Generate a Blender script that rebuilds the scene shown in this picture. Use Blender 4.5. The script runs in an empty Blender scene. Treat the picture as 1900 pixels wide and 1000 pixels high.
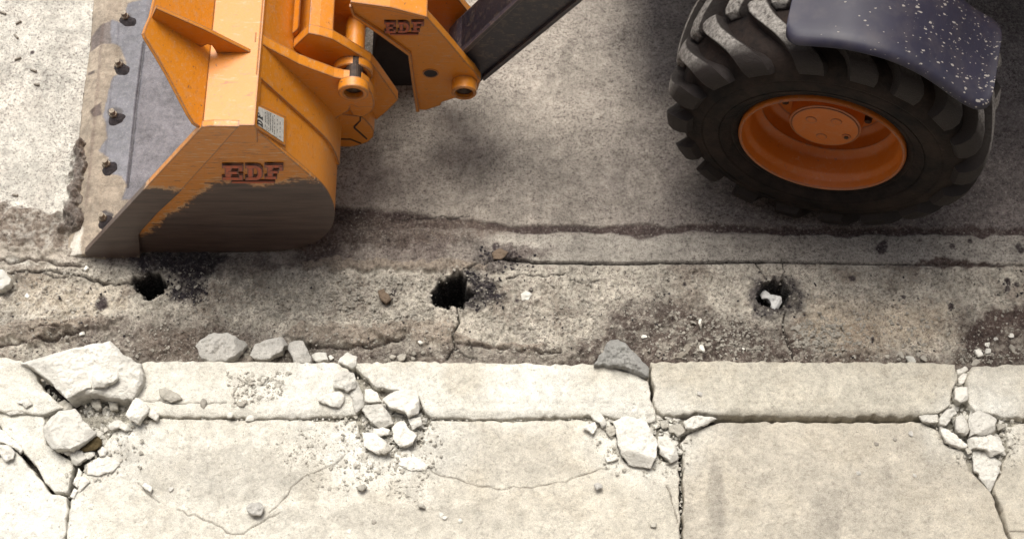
import bpy, bmesh, math, random
import numpy as np
from mathutils import Vector, Matrix
random.seed(4); rng = np.random.default_rng(4)
SC = bpy.context.scene
COL = SC.collection
# ------------------------------------------------------------------ camera
F_PX, PITCH, CAM_H = 2800.0, math.radians(65.0), 4.6
cd = bpy.data.cameras.new('camera'); cam = bpy.data.objects.new('camera', cd); COL.objects.link(cam)
cd.sensor_width = 36; cd.lens = F_PX / 1900 * 36; cd.clip_start = .1; cd.clip_end = 2000
cam.location = (0, 0, CAM_H); cam.rotation_euler = (math.pi/2 - PITCH, 0, 0)
SC.camera = cam
# ------------------------------------------------------------------ light
SUN_AZ, SUN_EL = math.radians(-15), math.radians(70)     # azimuth from +Y (away from camera), negative = left
w = bpy.data.worlds.new('World'); SC.world = w; w.use_nodes = True
nt = w.node_tree; nt.nodes.clear()
sky = nt.nodes.new('ShaderNodeTexSky'); sky.sky_type = 'NISHITA'; sky.sun_disc = False
sky.sun_elevation = SUN_EL; sky.sun_rotation = SUN_AZ; sky.air_density = 1.0; sky.dust_density = 3.0; sky.ozone_density = 1.0
hs = nt.nodes.new('ShaderNodeHueSaturation'); hs.inputs['Saturation'].default_value = .35
bg = nt.nodes.new('ShaderNodeBackground'); bg.inputs['Strength'].default_value = .062
wo = nt.nodes.new('ShaderNodeOutputWorld')
nt.links.new(sky.outputs[0], hs.inputs['Color']); nt.links.new(hs.outputs[0], bg.inputs[0]); nt.links.new(bg.outputs[0], wo.inputs[0])
sl = bpy.data.lights.new('sun', 'SUN'); sun = bpy.data.objects.new('sun', sl); COL.objects.link(sun)
sl.energy = 1.5; sl.angle = math.radians(32); sl.color = (1, .955, .87)
sd = Vector((math.sin(SUN_AZ)*math.cos(SUN_EL), math.cos(SUN_AZ)*math.cos(SUN_EL), math.sin(SUN_EL)))
sun.rotation_euler = sd.to_track_quat('Z', 'Y').to_euler(); sun.location = sd * 20
SC.view_settings.view_transform = 'Standard'; SC.view_settings.look = 'None'
SC.view_settings.gamma = 1; SC.view_settings.use_curve_mapping = False
SC.view_settings.exposure = 1.48

# ------------------------------------------------------------------ survey helpers: photo pixel -> point on a real plane
_F = np.array([0, math.cos(PITCH), -math.sin(PITCH)]); _U = np.array([0, math.sin(PITCH), math.cos(PITCH)])
def _ray(u, v): return _F*F_PX + np.array([1, 0, 0])*(u-950) + _U*(500-v)
def gz(u, v, z=0.0):
    d = _ray(u, v); p = np.array([0, 0, CAM_H]) + d*(z-CAM_H)/d[2]; return (p[0], p[1])
def gy(u, v, y):
    d = _ray(u, v); p = np.array([0, 0, CAM_H]) + d*y/d[1]; return (p[0], p[2])
def gzs(ps, z): return np.array([gz(u, v, z) for u, v in ps])

# ------------------------------------------------------------------ noise
_perm = rng.permutation(256); _perm = np.concatenate([_perm, _perm, _perm])
_ga = rng.uniform(0, 2*np.pi, 256); _gx, _gyv = np.cos(_ga), np.sin(_ga)
def perlin(x, y):
    xi = np.floor(x).astype(int); yi = np.floor(y).astype(int); xf = x-xi; yf = y-yi
    xi &= 255; yi &= 255; u = xf*xf*xf*(xf*(xf*6-15)+10); v = yf*yf*yf*(yf*(yf*6-15)+10)
    def g(i, j, a, b):
        h = _perm[_perm[(xi+i) & 255]+((yi+j) & 255)]; return _gx[h]*a+_gyv[h]*b
    n0 = g(0, 0, xf, yf)*(1-u)+g(1, 0, xf-1, yf)*u; n1 = g(0, 1, xf, yf-1)*(1-u)+g(1, 1, xf-1, yf-1)*u
    return (n0*(1-v)+n1*v)*1.5
def fbm(x, y, s, o=4, gain=.5, seed=0):
    r = 0; a = 1; t = 0
    for k in range(o):
        r = r+a*perlin(x*s+13.7*k+seed*7.31, y*s+5.1*k+seed*3.77); t += a; a *= gain; s *= 2.03
    return r/t
def ridge(x, y, s, o=4, seed=0):
    r = 0; a = 1; t = 0
    for k in range(o):
        r = r+a*(1-np.abs(perlin(x*s+3.7*k+seed*9.1, y*s+8.1*k+seed*4.7))*2); t += a; a *= .5; s *= 2.1
    return r/t
def sstep(a, b, x):
    t = np.clip((x-a)/(b-a), 0, 1); return t*t*(3-2*t)
def jag(P, amp, step, closed=True, r=None):
    """fractal break-up of a polyline"""
    r = r or rng; P = [np.array(p, float) for p in P]; out = []
    n = len(P) if closed else len(P)-1
    for i in range(n):
        a, b = P[i], P[(i+1) % len(P)]; L = np.linalg.norm(b-a); m = max(1, int(L/step)); nv = np.array([-(b-a)[1], (b-a)[0]])/max(L, 1e-9)
        for k in range(m):
            q = a+(b-a)*k/m
            if k: q = q+nv*r.normal(0, amp)
            out.append(q)
    if not closed: out.append(P[-1])
    return np.array(out)
def seg_dist(X, Y, P, closed=False):
    """distance to polyline + nearest point"""
    best = np.full(X.shape, 1e9); nx = np.zeros(X.shape); ny = np.zeros(X.shape)
    n = len(P) if closed else len(P)-1
    for i in range(n):
        a, b = P[i], P[(i+1) % len(P)]; d = b-a; L2 = max(d@d, 1e-12)
        t = np.clip(((X-a[0])*d[0]+(Y-a[1])*d[1])/L2, 0, 1); qx = a[0]+t*d[0]; qy = a[1]+t*d[1]
        D = (X-qx)**2+(Y-qy)**2; m = D < best
        best[m] = D[m]; nx[m] = qx[m]; ny[m] = qy[m]
    return np.sqrt(best), nx, ny
def inside(X, Y, P):
    c = np.zeros(X.shape, bool); j = len(P)-1
    for i in range(len(P)):
        xi, yi = P[i]; xj, yj = P[j]
        if yi != yj: c ^= ((yi > Y) != (yj > Y)) & (X < (xj-xi)*(Y-yi)/(yj-yi)+xi)
        j = i
    return c
def blob(X, Y, P, soft, z=0):
    """0..1 soft mask of a pixel polygon, wobbling edge"""
    Q = gzs(P, z) ; m = (X > Q[:, 0].min()-.2) & (X < Q[:, 0].max()+.2) & (Y > Q[:, 1].min()-.2) & (Y < Q[:, 1].max()+.2)
    r = np.zeros(X.shape)
    x, y = X[m], Y[m]
    x2 = x+fbm(x, y, 14, 3, .6, 3)*.05; y2 = y+fbm(x, y, 14, 3, .6, 5)*.035
    d, _, _ = seg_dist(x2, y2, Q, True); s = np.where(inside(x2, y2, Q), d, -d)
    r[m] = sstep(-soft, soft, s); return r

# ------------------------------------------------------------------ materials
def new_mat(n):
    m = bpy.data.materials.new(n); m.use_nodes = True; t = m.node_tree; t.nodes.clear()
    o = t.nodes.new('ShaderNodeOutputMaterial'); b = t.nodes.new('ShaderNodeBsdfPrincipled'); t.links.new(b.outputs[0], o.inputs[0]); return m, t, b
def nd(t, ty, **k):
    n = t.nodes.new(ty)
    for a, v in k.items():
        if a in n.inputs and not hasattr(n, a): n.inputs[a].default_value = v
        else: setattr(n, a, v)
    return n
def noise(t, sc, det=4, rough=.6, vec=None, dist=0):
    n = t.nodes.new('ShaderNodeTexNoise'); n.inputs['Scale'].default_value = sc; n.inputs['Detail'].default_value = det
    n.inputs['Roughness'].default_value = rough; n.inputs['Distortion'].default_value = dist
    if vec: t.links.new(vec, n.inputs['Vector'])
    return n.outputs['Fac']
def ramp(t, fac, stops, interp='LINEAR'):
    r = t.nodes.new('ShaderNodeValToRGB'); t.links.new(fac, r.inputs[0]); r.color_ramp.interpolation = interp
    el = r.color_ramp.elements
    while len(el) < len(stops): el.new(.5)
    for e, (p, c) in zip(el, stops):
        e.position = p; e.color = (c, c, c, 1) if not isinstance(c, (tuple, list)) else (*c, 1)
    return r.outputs[0]
def mix(t, fac, a, b, mode='MIX'):
    m = t.nodes.new('ShaderNodeMix'); m.data_type = 'RGBA'; m.blend_type = mode
    for i, v in ((0, fac), (6, a), (7, b)):
        if isinstance(v, (int, float)): m.inputs[i].default_value = v if i == 0 else (v, v, v, 1)
        elif isinstance(v, (tuple, list)): m.inputs[i].default_value = (*v, 1)
        else: t.links.new(v, m.inputs[i])
    return m.outputs[2]
def mth(t, op, a, b=0.0):
    m = t.nodes.new('ShaderNodeMath'); m.operation = op
    for i, v in ((0, a), (1, b)):
        if isinstance(v, (int, float)): m.inputs[i].default_value = v
        else: t.links.new(v, m.inputs[i])
    return m.outputs[0]
def wpos(t): return t.nodes.new('ShaderNodeNewGeometry').outputs['Position']
def bump(t, b, h, st, dist=.01):
    n = t.nodes.new('ShaderNodeBump'); n.inputs['Strength'].default_value = st; n.inputs['Distance'].default_value = dist
    t.links.new(h, n.inputs['Height']); t.links.new(n.outputs[0], b.inputs['Normal']); return n

def ground_material(name, speck=1.0, bst=.6, fine=1.0, cloud=1.0):
    """vertex colour gives the soil / concrete kind (alpha = wetness); noise adds grain, grit and pits"""
    m, t, b = new_mat(name)
    a = t.nodes.new('ShaderNodeVertexColor'); a.layer_name = 'Col'
    p = wpos(t)
    n1 = noise(t, 26, 8, .7, p); n2 = noise(t, 105*fine, 6, .8, p); n3 = noise(t, 420, 3, .7, p); n4 = noise(t, 95, 2, .5, p)
    c = mix(t, 1.0, a.outputs[0], ramp(t, n1, [(.3, .78), (.7, 1.18)]), 'MULTIPLY')
    c = mix(t, 1.0, c, ramp(t, n3, [(.3, .66), (.68, 1.28)]), 'MULTIPLY'); big = noise(t, 7, 5, .65, p); c = mix(t, 1.0, c, ramp(t, big, [(.32, 1-.26*cloud), (.66, 1+.22*cloud)]), 'MULTIPLY')
    dark = ramp(t, n2, [(.40, 1.0), (.49, 0.0)]); lite = ramp(t, n2, [(.55, 0.0), (.66, 1.0)])
    c = mix(t, mth(t, 'MULTIPLY', mth(t, 'MULTIPLY', dark, ramp(t, noise(t, 4.3, 4, .6, p), [(.36, .35), (.62, 1.0)])), .9*speck), c, mix(t, 1.0, c, (.20, .17, .19), 'MULTIPLY'))
    c = mix(t, mth(t, 'MULTIPLY', lite, .45*speck), c, mix(t, .5, c, (.8, .75, .68)))
    n6 = noise(t, 58*fine, 6, .85, p); c = mix(t, mth(t, 'MULTIPLY', ramp(t, n6, [(.41, 1.0), (.455, 0.0)]), .62*speck), c, mix(t, 1.0, c, (.26, .22, .23), 'MULTIPLY')); c = mix(t, mth(t, 'MULTIPLY', ramp(t, n6, [(.56, 0.0), (.60, 1.0)]), .35*speck), c, mix(t, .45, c, (.85, .80, .70)))
    t.links.new(c, b.inputs['Base Color'])
    t.links.new(ramp(t, a.outputs[1], [(0, .92), (1, .33)]), b.inputs['Roughness'])
    b.inputs['Specular IOR Level'].default_value = .35
    h = mth(t, 'ADD', mth(t, 'MULTIPLY', n2, 1.0), mth(t, 'MULTIPLY', n3, .5))
    bump(t, b, h, bst, .006)
    return m
M = {}
M['road'] = ground_material('cracked_concrete_and_mud', 1.0, .8)
M['pave'] = ground_material('pale_paving_concrete', .34, .9, .85, .3)
def stone_material(name, col, var=.25, speck=.3, bst=.5):
    m, t, b = new_mat(name); p = wpos(t)
    n1 = noise(t, 30, 6, .7, p); n2 = noise(t, 260, 4, .7, p)
    c = mix(t, n1, tuple(x*(1-var) for x in col), tuple(min(1, x*(1+var)) for x in col))
    c = mix(t, mth(t, 'MULTIPLY', ramp(t, n2, [(.36, 1.0), (.48, 0.0)]), speck), c, tuple(x*.4 for x in col))
    nb = noise(t, 9, 5, .7, p); c = mix(t, ramp(t, nb, [(.50, 0.0), (.66, .55)]), c, tuple(x*.62 for x in col)); nc_ = noise(t, 75, 4, .8, p); c = mix(t, mth(t, 'MULTIPLY', ramp(t, nc_, [(.36, 1.0), (.43, 0.0)]), .5), c, tuple(x*.5 for x in col))
    oi = t.nodes.new('ShaderNodeObjectInfo')
    c = mix(t, 1.0, c, ramp(t, oi.outputs['Random'], [(0, .86), (1, 1.1)]), 'MULTIPLY')
    t.links.new(c, b.inputs['Base Color']); b.inputs['Roughness'].default_value = .9; b.inputs['Specular IOR Level'].default_value = .25
    bump(t, b, mth(t, 'ADD', n1, mth(t, 'ADD', nc_, mth(t, 'MULTIPLY', n2, .6))), bst, .012); return m
M['chunk'] = stone_material('broken_pale_concrete', (.80, .77, .70), .14, .22, .7)
M['chunk_grey'] = stone_material('dull_grey_rubble', (.48, .45, .39), .2, .3, .6)
M['granite'] = stone_material('grey_granite', (.60, .575, .53), .3, .55, .7)
M['dark_granite'] = stone_material('rough_dark_granite', (.42, .41, .385), .3, .5, .9)
M['pebble'] = stone_material('mixed_pebble', (.40, .37, .32), .3, .3, .5)
M['white_stone'] = stone_material('white_pebble', (.68, .66, .60), .12, .1, .3)
M['asphalt_crumb'] = stone_material('black_asphalt_crumb', (.035, .03, .034), .3, .3, .6)
M['clay'] = stone_material('brown_clod', (.19, .14, .10), .3, .4, .7)
M['moss'] = stone_material('brown_mossy_soil', (.13, .095, .045), .4, .5, 1.0)
M['wood'] = stone_material('weathered_wood', (.27, .24, .20), .3, .4, .6)
M['orange_bit'] = stone_material('orange_plastic', (.85, .25, .05), .1, .1, .1)
M['paper'] = stone_material('crumpled_white_paper', (.75, .74, .72), .06, .04, .3)

def paint_material(name, col, chip=.5, steel_z=None, streak=0.3, scratch=.35, coat=.22, slope=0.0):
    """worn enamel: chips, scratches, bare worn edges, optional scuffed-bare steel under a ragged height"""
    m, t, b = new_mat(name); p = wpos(t)
    n1 = noise(t, 9, 6, .65, p); n2 = noise(t, 45, 6, .7, p, .4); n3 = noise(t, 240, 3, .6, p)
    c = mix(t, n1, tuple(x*.90 for x in col), tuple(min(1, x*1.08) for x in col))
    # dusty film
    c = mix(t, mth(t, 'MULTIPLY', ramp(t, n2, [(.5, 0.0), (.75, 1.0)]), streak), c, (.42, .30, .20))
    # grime specks
    sp = ramp(t, n3, [(.27, 1.0), (.31, 0.0)]); c = mix(t, mth(t, 'MULTIPLY', sp, .8), c, (.05, .03, .03))
    # scratches: stretched noise
    mp = t.nodes.new('ShaderNodeMapping'); mp.inputs['Scale'].default_value = (14, 60, 150); mp.inputs['Rotation'].default_value = (.2, .5, .3)
    t.links.new(p, mp.inputs['Vector']); ns = noise(t, 1.0, 5, .75, mp.outputs[0], .6)
    scr = mth(t, 'MULTIPLY', ramp(t, ns, [(.655-.09*scratch, 0.0), (.70-.09*scratch, 1.0)]), ramp(t, n1, [(.40, 0.0), (.58, 1.0)]))
    c = mix(t, mth(t, 'MULTIPLY', scr, scratch), c, (.10, .05, .045))
    c = mix(t, mth(t, 'MULTIPLY', ramp(t, ns, [(.32+.08*scratch, 1.0), (.35+.08*scratch, 0.0)]), scratch*.8), c, (.55, .40, .25))
    # chips + worn edges
    bv = t.nodes.new('ShaderNodeBevel'); bv.samples = 4; bv.inputs['Radius'].default_value = .010
    ge = t.nodes.new('ShaderNodeNewGeometry'); dp = t.nodes.new('ShaderNodeVectorMath'); dp.operation = 'DOT_PRODUCT'
    t.links.new(bv.outputs[0], dp.inputs[0]); t.links.new(ge.outputs['Normal'], dp.inputs[1])
    edge = ramp(t, mth(t, 'ADD', mth(t, 'MULTIPLY', mth(t, 'SUBTRACT', 1.0, dp.outputs['Value']), 5.0), mth(t, 'MULTIPLY', mth(t, 'SUBTRACT', n2, .5), 1.1)), [(.16, 0.0), (.34, 1.0)])
    chips = mth(t, 'MULTIPLY', ramp(t, n2, [(.325, 1.0), (.35, 0.0)]), chip)
    bare = mth(t, 'MAXIMUM', chips, mth(t, 'MULTIPLY', edge, .85))
    steel = mix(t, n3, (.035, .02, .022), (.16, .12, .10))
    c = mix(t, bare, c, steel)
    rough = mth(t, 'ADD', .36, mth(t, 'MULTIPLY', n2, .22))
    if steel_z is not None:
        sx = t.nodes.new('ShaderNodeSeparateXYZ'); t.links.new(p, sx.inputs[0])
        steel_z = mth(t, 'SUBTRACT', steel_z, mth(t, 'MULTIPLY', mth(t, 'MAXIMUM', mth(t, 'SUBTRACT', -.90, sx.outputs[0]), 0.0), slope))
        mp2 = t.nodes.new('ShaderNodeMapping'); mp2.inputs['Scale'].default_value = (3, 3, 40); t.links.new(p, mp2.inputs['Vector'])
        n5 = noise(t, 1.6, 7, .7, mp2.outputs[0], .5)
        dz = mth(t, 'SUBTRACT', mth(t, 'ADD', sx.outputs[2], mth(t, 'ADD', mth(t, 'MULTIPLY', mth(t, 'SUBTRACT', n1, .5), .16), mth(t, 'MULTIPLY', mth(t, 'SUBTRACT', n2, .5), .13))), steel_z)
        dz = mth(t, 'ADD', dz, mth(t, 'ADD', mth(t, 'MULTIPLY', mth(t, 'SUBTRACT', ns, .5), .055), mth(t, 'MULTIPLY', mth(t, 'SUBTRACT', n5, .5), .05)))
        msk = ramp(t, mth(t, 'ADD', mth(t, 'MULTIPLY', dz, 12), .5), [(.36, 1.0), (.60, 0.0)])
        band = ramp(t, mth(t, 'ADD', mth(t, 'MULTIPLY', dz, 12), .5), [(.44, 0.0), (.55, 1.0), (.85, 0.0)])
        c = mix(t, mth(t, 'MULTIPLY', band, ramp(t, n5, [(.44, 0.0), (.53, .85)])), c, (.50, .37, .24)); c = mix(t, mth(t, 'MULTIPLY', band, ramp(t, n5, [(.42, .9), (.47, .0)])), c, (.05, .025, .02))
        st2 = mix(t, ramp(t, n5, [(.3, 0.0), (.7, 1.0)]), (.034, .020, .018), (.120, .078, .062))
        st2 = mix(t, mth(t, 'MULTIPLY', ramp(t, ns, [(.6, 0.0), (.72, 1.0)]), .25), st2, (.16, .12, .11))
        c = mix(t, msk, c, st2)
        rough = mix(t, msk, rough, .42)
    t.links.new(c, b.inputs['Base Color']); t.links.new(rough, b.inputs['Roughness'])
    b.inputs['Specular IOR Level'].default_value = .45
    b.inputs['Coat Weight'].default_value = coat; b.inputs['Coat Roughness'].default_value = .34
    bump(t, b, mth(t, 'ADD', n3, mth(t, 'MULTIPLY', n2, 1.2)), .12, .004); return m
OR = (.59, .205, .010)
M['orange'] = paint_material('worn_orange_enamel', OR, .7, None, .4, .55)
M['orange_side'] = paint_material('orange_enamel_scraped_to_steel', OR, .45, .50, .3, .9)
M['orange_panel'] = paint_material('orange_panel_scraped_to_steel', OR, .45, .51, .3, .9, .22, 1.15)
M['orange_rim'] = paint_material('rim_orange_enamel', (.50, .128, .006), .6, None, .25)
M['black_paint'] = paint_material('chipped_blue_black_enamel', (.026, .024, .034), .3, None, .25)
M['red'] = paint_material('dull_red_enamel', (.52, .085, .016), .3, None, .2)
M['letter_dark'] = paint_material('dark_letter_edge', (.20, .05, .012), .1, None, .1)

def simple(name, c1, c2, sc=40, rough=.8, bst=.3, metal=0, spec=.4):
    m, t, b = new_mat(name); p = wpos(t); n = noise(t, sc, 6, .7, p); n2 = noise(t, sc*7, 3, .7, p)
    c = mix(t, ramp(t, n, [(.35, 0.0), (.65, 1.0)]), c1, c2); t.links.new(c, b.inputs['Base Color'])
    b.inputs['Roughness'].default_value = rough; b.inputs['Metallic'].default_value = metal; b.inputs['Specular IOR Level'].default_value = spec
    bump(t, b, mth(t, 'ADD', n, n2), bst, .005); return m
M['rubber'] = simple('dusty_black_rubber', (.006, .0048, .005), (.030, .020, .016), 11, .8, .5, 0, .2)
M['bore'] = simple('greasy_pin_steel', (.025, .016, .014), (.07, .045, .03), 60, .5, .3, .3)
M['bolt'] = simple('muddy_bolt_steel', (.20, .16, .12), (.42, .36, .28), 90, .6, .5, .2)
M['grease'] = simple('black_grease', (.015, .012, .014), (.05, .04, .042), 90, .4, .9)
M['hidden_black'] = simple('matt_black_underbody', (.02, .018, .02), (.035, .03, .032), 10, .8, .2)
M['plate'] = simple('scuffed_aluminium_label', (.42, .41, .37), (.60, .58, .53), 60, .55, .2, .0)
M['ink'] = simple('black_print', (.02, .02, .02), (.04, .04, .04), 60, .7, .05)
M['glass'] = simple('dark_cab_glass', (.02, .025, .03), (.03, .035, .04), 5, .08, .02, 0, .6)
# tyre lug: scuffed grey crown, black flank
def lug_material():
    m, t, b = new_mat('scuffed_tread_rubber'); p = wpos(t)
    a = t.nodes.new('ShaderNodeVertexColor'); a.layer_name = 'Col'
    n = noise(t, 70, 6, .8, p, .5); n2 = noise(t, 300, 3, .7, p)
    worn = mix(t, ramp(t, n, [(.36, 0.0), (.62, 1.0)]), (.05, .042, .038), (.42, .395, .365))
    c = mix(t, a.outputs[0], (.018, .0125, .0115), worn); t.links.new(c, b.inputs['Base Color'])
    b.inputs['Roughness'].default_value = .62; b.inputs['Specular IOR Level'].default_value = .35
    bump(t, b, mth(t, 'ADD', n, n2), .7, .006); return m
M['lug'] = lug_material()
def guard_material():
    m, t, b = new_mat('mud_splashed_dark_plastic'); p = wpos(t)
    n1 = noise(t, 6, 5, .6, p); n2 = noise(t, 60, 5, .65, p, .3)
    c = mix(t, n1, (.014, .013, .025), (.034, .032, .056))
    sx = t.nodes.new('ShaderNodeSeparateXYZ'); t.links.new(p, sx.inputs[0])
    dens = mth(t, 'MULTIPLY', mth(t, 'SUBTRACT', sx.outputs[0], .93), 1.5)      # more splashes towards the rear end
    clus = noise(t, 16, 3, .6, p)
    def spots(sc, rot, thr, r0, k):
        mp = t.nodes.new('ShaderNodeMapping'); mp.inputs['Scale'].default_value = sc; mp.inputs['Rotation'].default_value = rot; t.links.new(p, mp.inputs['Vector'])
        nz = t.nodes.new('ShaderNodeTexNoise'); nz.inputs['Scale'].default_value = 1.6; nz.inputs['Detail'].default_value = 3; t.links.new(mp.outputs[0], nz.inputs['Vector'])
        va = t.nodes.new('ShaderNodeVectorMath'); va.operation = 'MULTIPLY_ADD'; t.links.new(nz.outputs['Color'], va.inputs[0]); va.inputs[1].default_value = (.9, .9, .9); t.links.new(mp.outputs[0], va.inputs[2])
        vo = t.nodes.new('ShaderNodeTexVoronoi'); vo.inputs['Scale'].default_value = 1; t.links.new(va.outputs[0], vo.inputs['Vector'])
        sc_ = t.nodes.new('ShaderNodeSeparateColor'); t.links.new(vo.outputs['Color'], sc_.inputs[0])
        keep = mth(t, 'LESS_THAN', sc_.outputs[0], mth(t, 'ADD', thr, mth(t, 'MULTIPLY', mth(t, 'MULTIPLY', dens, clus), k)))
        rad = mth(t, 'MULTIPLY', mth(t, 'ADD', mth(t, 'MULTIPLY', mth(t, 'MULTIPLY', sc_.outputs[1], sc_.outputs[1]), 1.3), .22), r0)
        return mth(t, 'MULTIPLY', keep, ramp(t, mth(t, 'SUBTRACT', rad, vo.outputs['Distance']), [(.0, 0.0), (.06, 1.0)]))
    msk = mth(t, 'MAXIMUM', spots((62, 120, 56), (.3, .2, .7), .07, .36, .75), spots((115, 200, 115), (.1, .5, .2), .05, .36, .7))
    c = mix(t, mth(t, 'MULTIPLY', ramp(t, clus, [(.45, 0.0), (.75, 1.0)]), .4), c, (.085, .072, .075)); c = mix(t, mth(t, 'MULTIPLY', msk, .85), c, (.36, .33, .30))
    t.links.new(c, b.inputs['Base Color']); t.links.new(mix(t, msk, .5, .9), b.inputs['Roughness'])
    b.inputs['Specular IOR Level'].default_value = .4
    bump(t, b, msk, .4, .003); return m
M['guard'] = guard_material()

# ------------------------------------------------------------------ object helpers
ORG = {}
def link(name, me, parent=None, loc=(0, 0, 0)):
    o = bpy.data.objects.new(name, me); COL.objects.link(o)
    if parent is not None: o.parent = parent; o.location = (0, 0, 0); ORG[o.name] = ORG[parent.name]
    else: o.location = loc; ORG[o.name] = np.array(loc, float)
    return o
def empty(name, loc): 
    o = bpy.data.objects.new(name, None); COL.objects.link(o); o.location = loc; o.empty_display_size = .1; ORG[o.name] = np.array(loc, float); return o
def tag(o, label=None, cat=None, group=None, kind=None):
    for k, v in (('label', label), ('category', cat), ('group', group), ('kind', kind)):
        if v: o[k] = v
    return o
def mk(name, V, Fc, mat, parent=None, smooth=False, bevel=0, col=None, mats=None, midx=None, seg=2):
    """verts in world coordinates"""
    V = np.asarray(V, float)
    org = ORG[parent.name] if parent is not None else np.array([V[:, 0].mean(), V[:, 1].mean(), V[:, 2].min()])
    me = bpy.data.meshes.new(name); me.from_pydata((V-org).tolist(), [], [list(map(int, f)) for f in Fc])
    for mm in (mats or [mat]): me.materials.append(mm)
    if midx is not None: me.polygons.foreach_set('material_index', midx)
    if col is not None:
        a = me.color_attributes.new('Col', 'FLOAT_COLOR', 'POINT'); a.data.foreach_set('color', np.asarray(col, np.float32).ravel())
    bm = bmesh.new(); bm.from_mesh(me); bmesh.ops.recalc_face_normals(bm, faces=bm.faces)
    if bevel:
        es = [e for e in bm.edges if len(e.link_faces) == 2 and e.calc_face_angle(0) > .5]
        bmesh.ops.bevel(bm, geom=es, offset=bevel, segments=seg, profile=.7, affect='EDGES', clamp_overlap=True)
    bm.to_mesh(me); bm.free()
    if smooth:
        me.polygons.foreach_set('use_smooth', [True]*len(me.polygons))
        me.set_sharp_from_angle(angle=math.radians(38))
    return link(name, me, parent, org)
def merge(*parts):
    V = []; Fc = []
    for v, f in parts:
        n = len(V); V += [tuple(x) for x in v]; Fc += [[i+n for i in q] for q in f]
    return V, Fc
def prism(poly, y0, y1):
    """XZ polygon extruded along Y"""
    n = len(poly); V = [(x, y0, z) for x, z in poly]+[(x, y1, z) for x, z in poly]
    Fc = [list(range(n)), list(range(2*n-1, n-1, -1))]+[[i, i+n, (i+1) % n+n, (i+1) % n] for i in range(n)]
    return V, Fc
def ngon(cx, cz, r, n=28, a0=0): return [(cx+r*math.cos(a0+2*math.pi*i/n), cz+r*math.sin(a0+2*math.pi*i/n)) for i in range(n)]
def ring(cx, cz, r1, r0, y0, y1, n=32, ch=.003):
    """tube along Y, with chamfered mouth"""
    prof = [(r0, y1), (r0, y0+ch), (r0+ch, y0), (r1-ch, y0), (r1, y0+ch), (r1, y1)]
    V = []; Fc = []; m = len(prof)
    for i in range(n):
        a = 2*math.pi*i/n
        for r, y in prof: V.append((cx+r*math.cos(a), y, cz+r*math.sin(a)))
    for i in range(n):
        j = (i+1) % n
        for k in range(m): Fc.append([i*m+k, j*m+k, j*m+(k+1) % m, i*m+(k+1) % m])
    return V, Fc
def box(x0, x1, y0, y1, z0, z1): return prism([(x0, z0), (x1, z0), (x1, z1), (x0, z1)], y0, y1)
def pxs(ps, y): return [gy(u, v, y) for u, v in ps]

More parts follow.
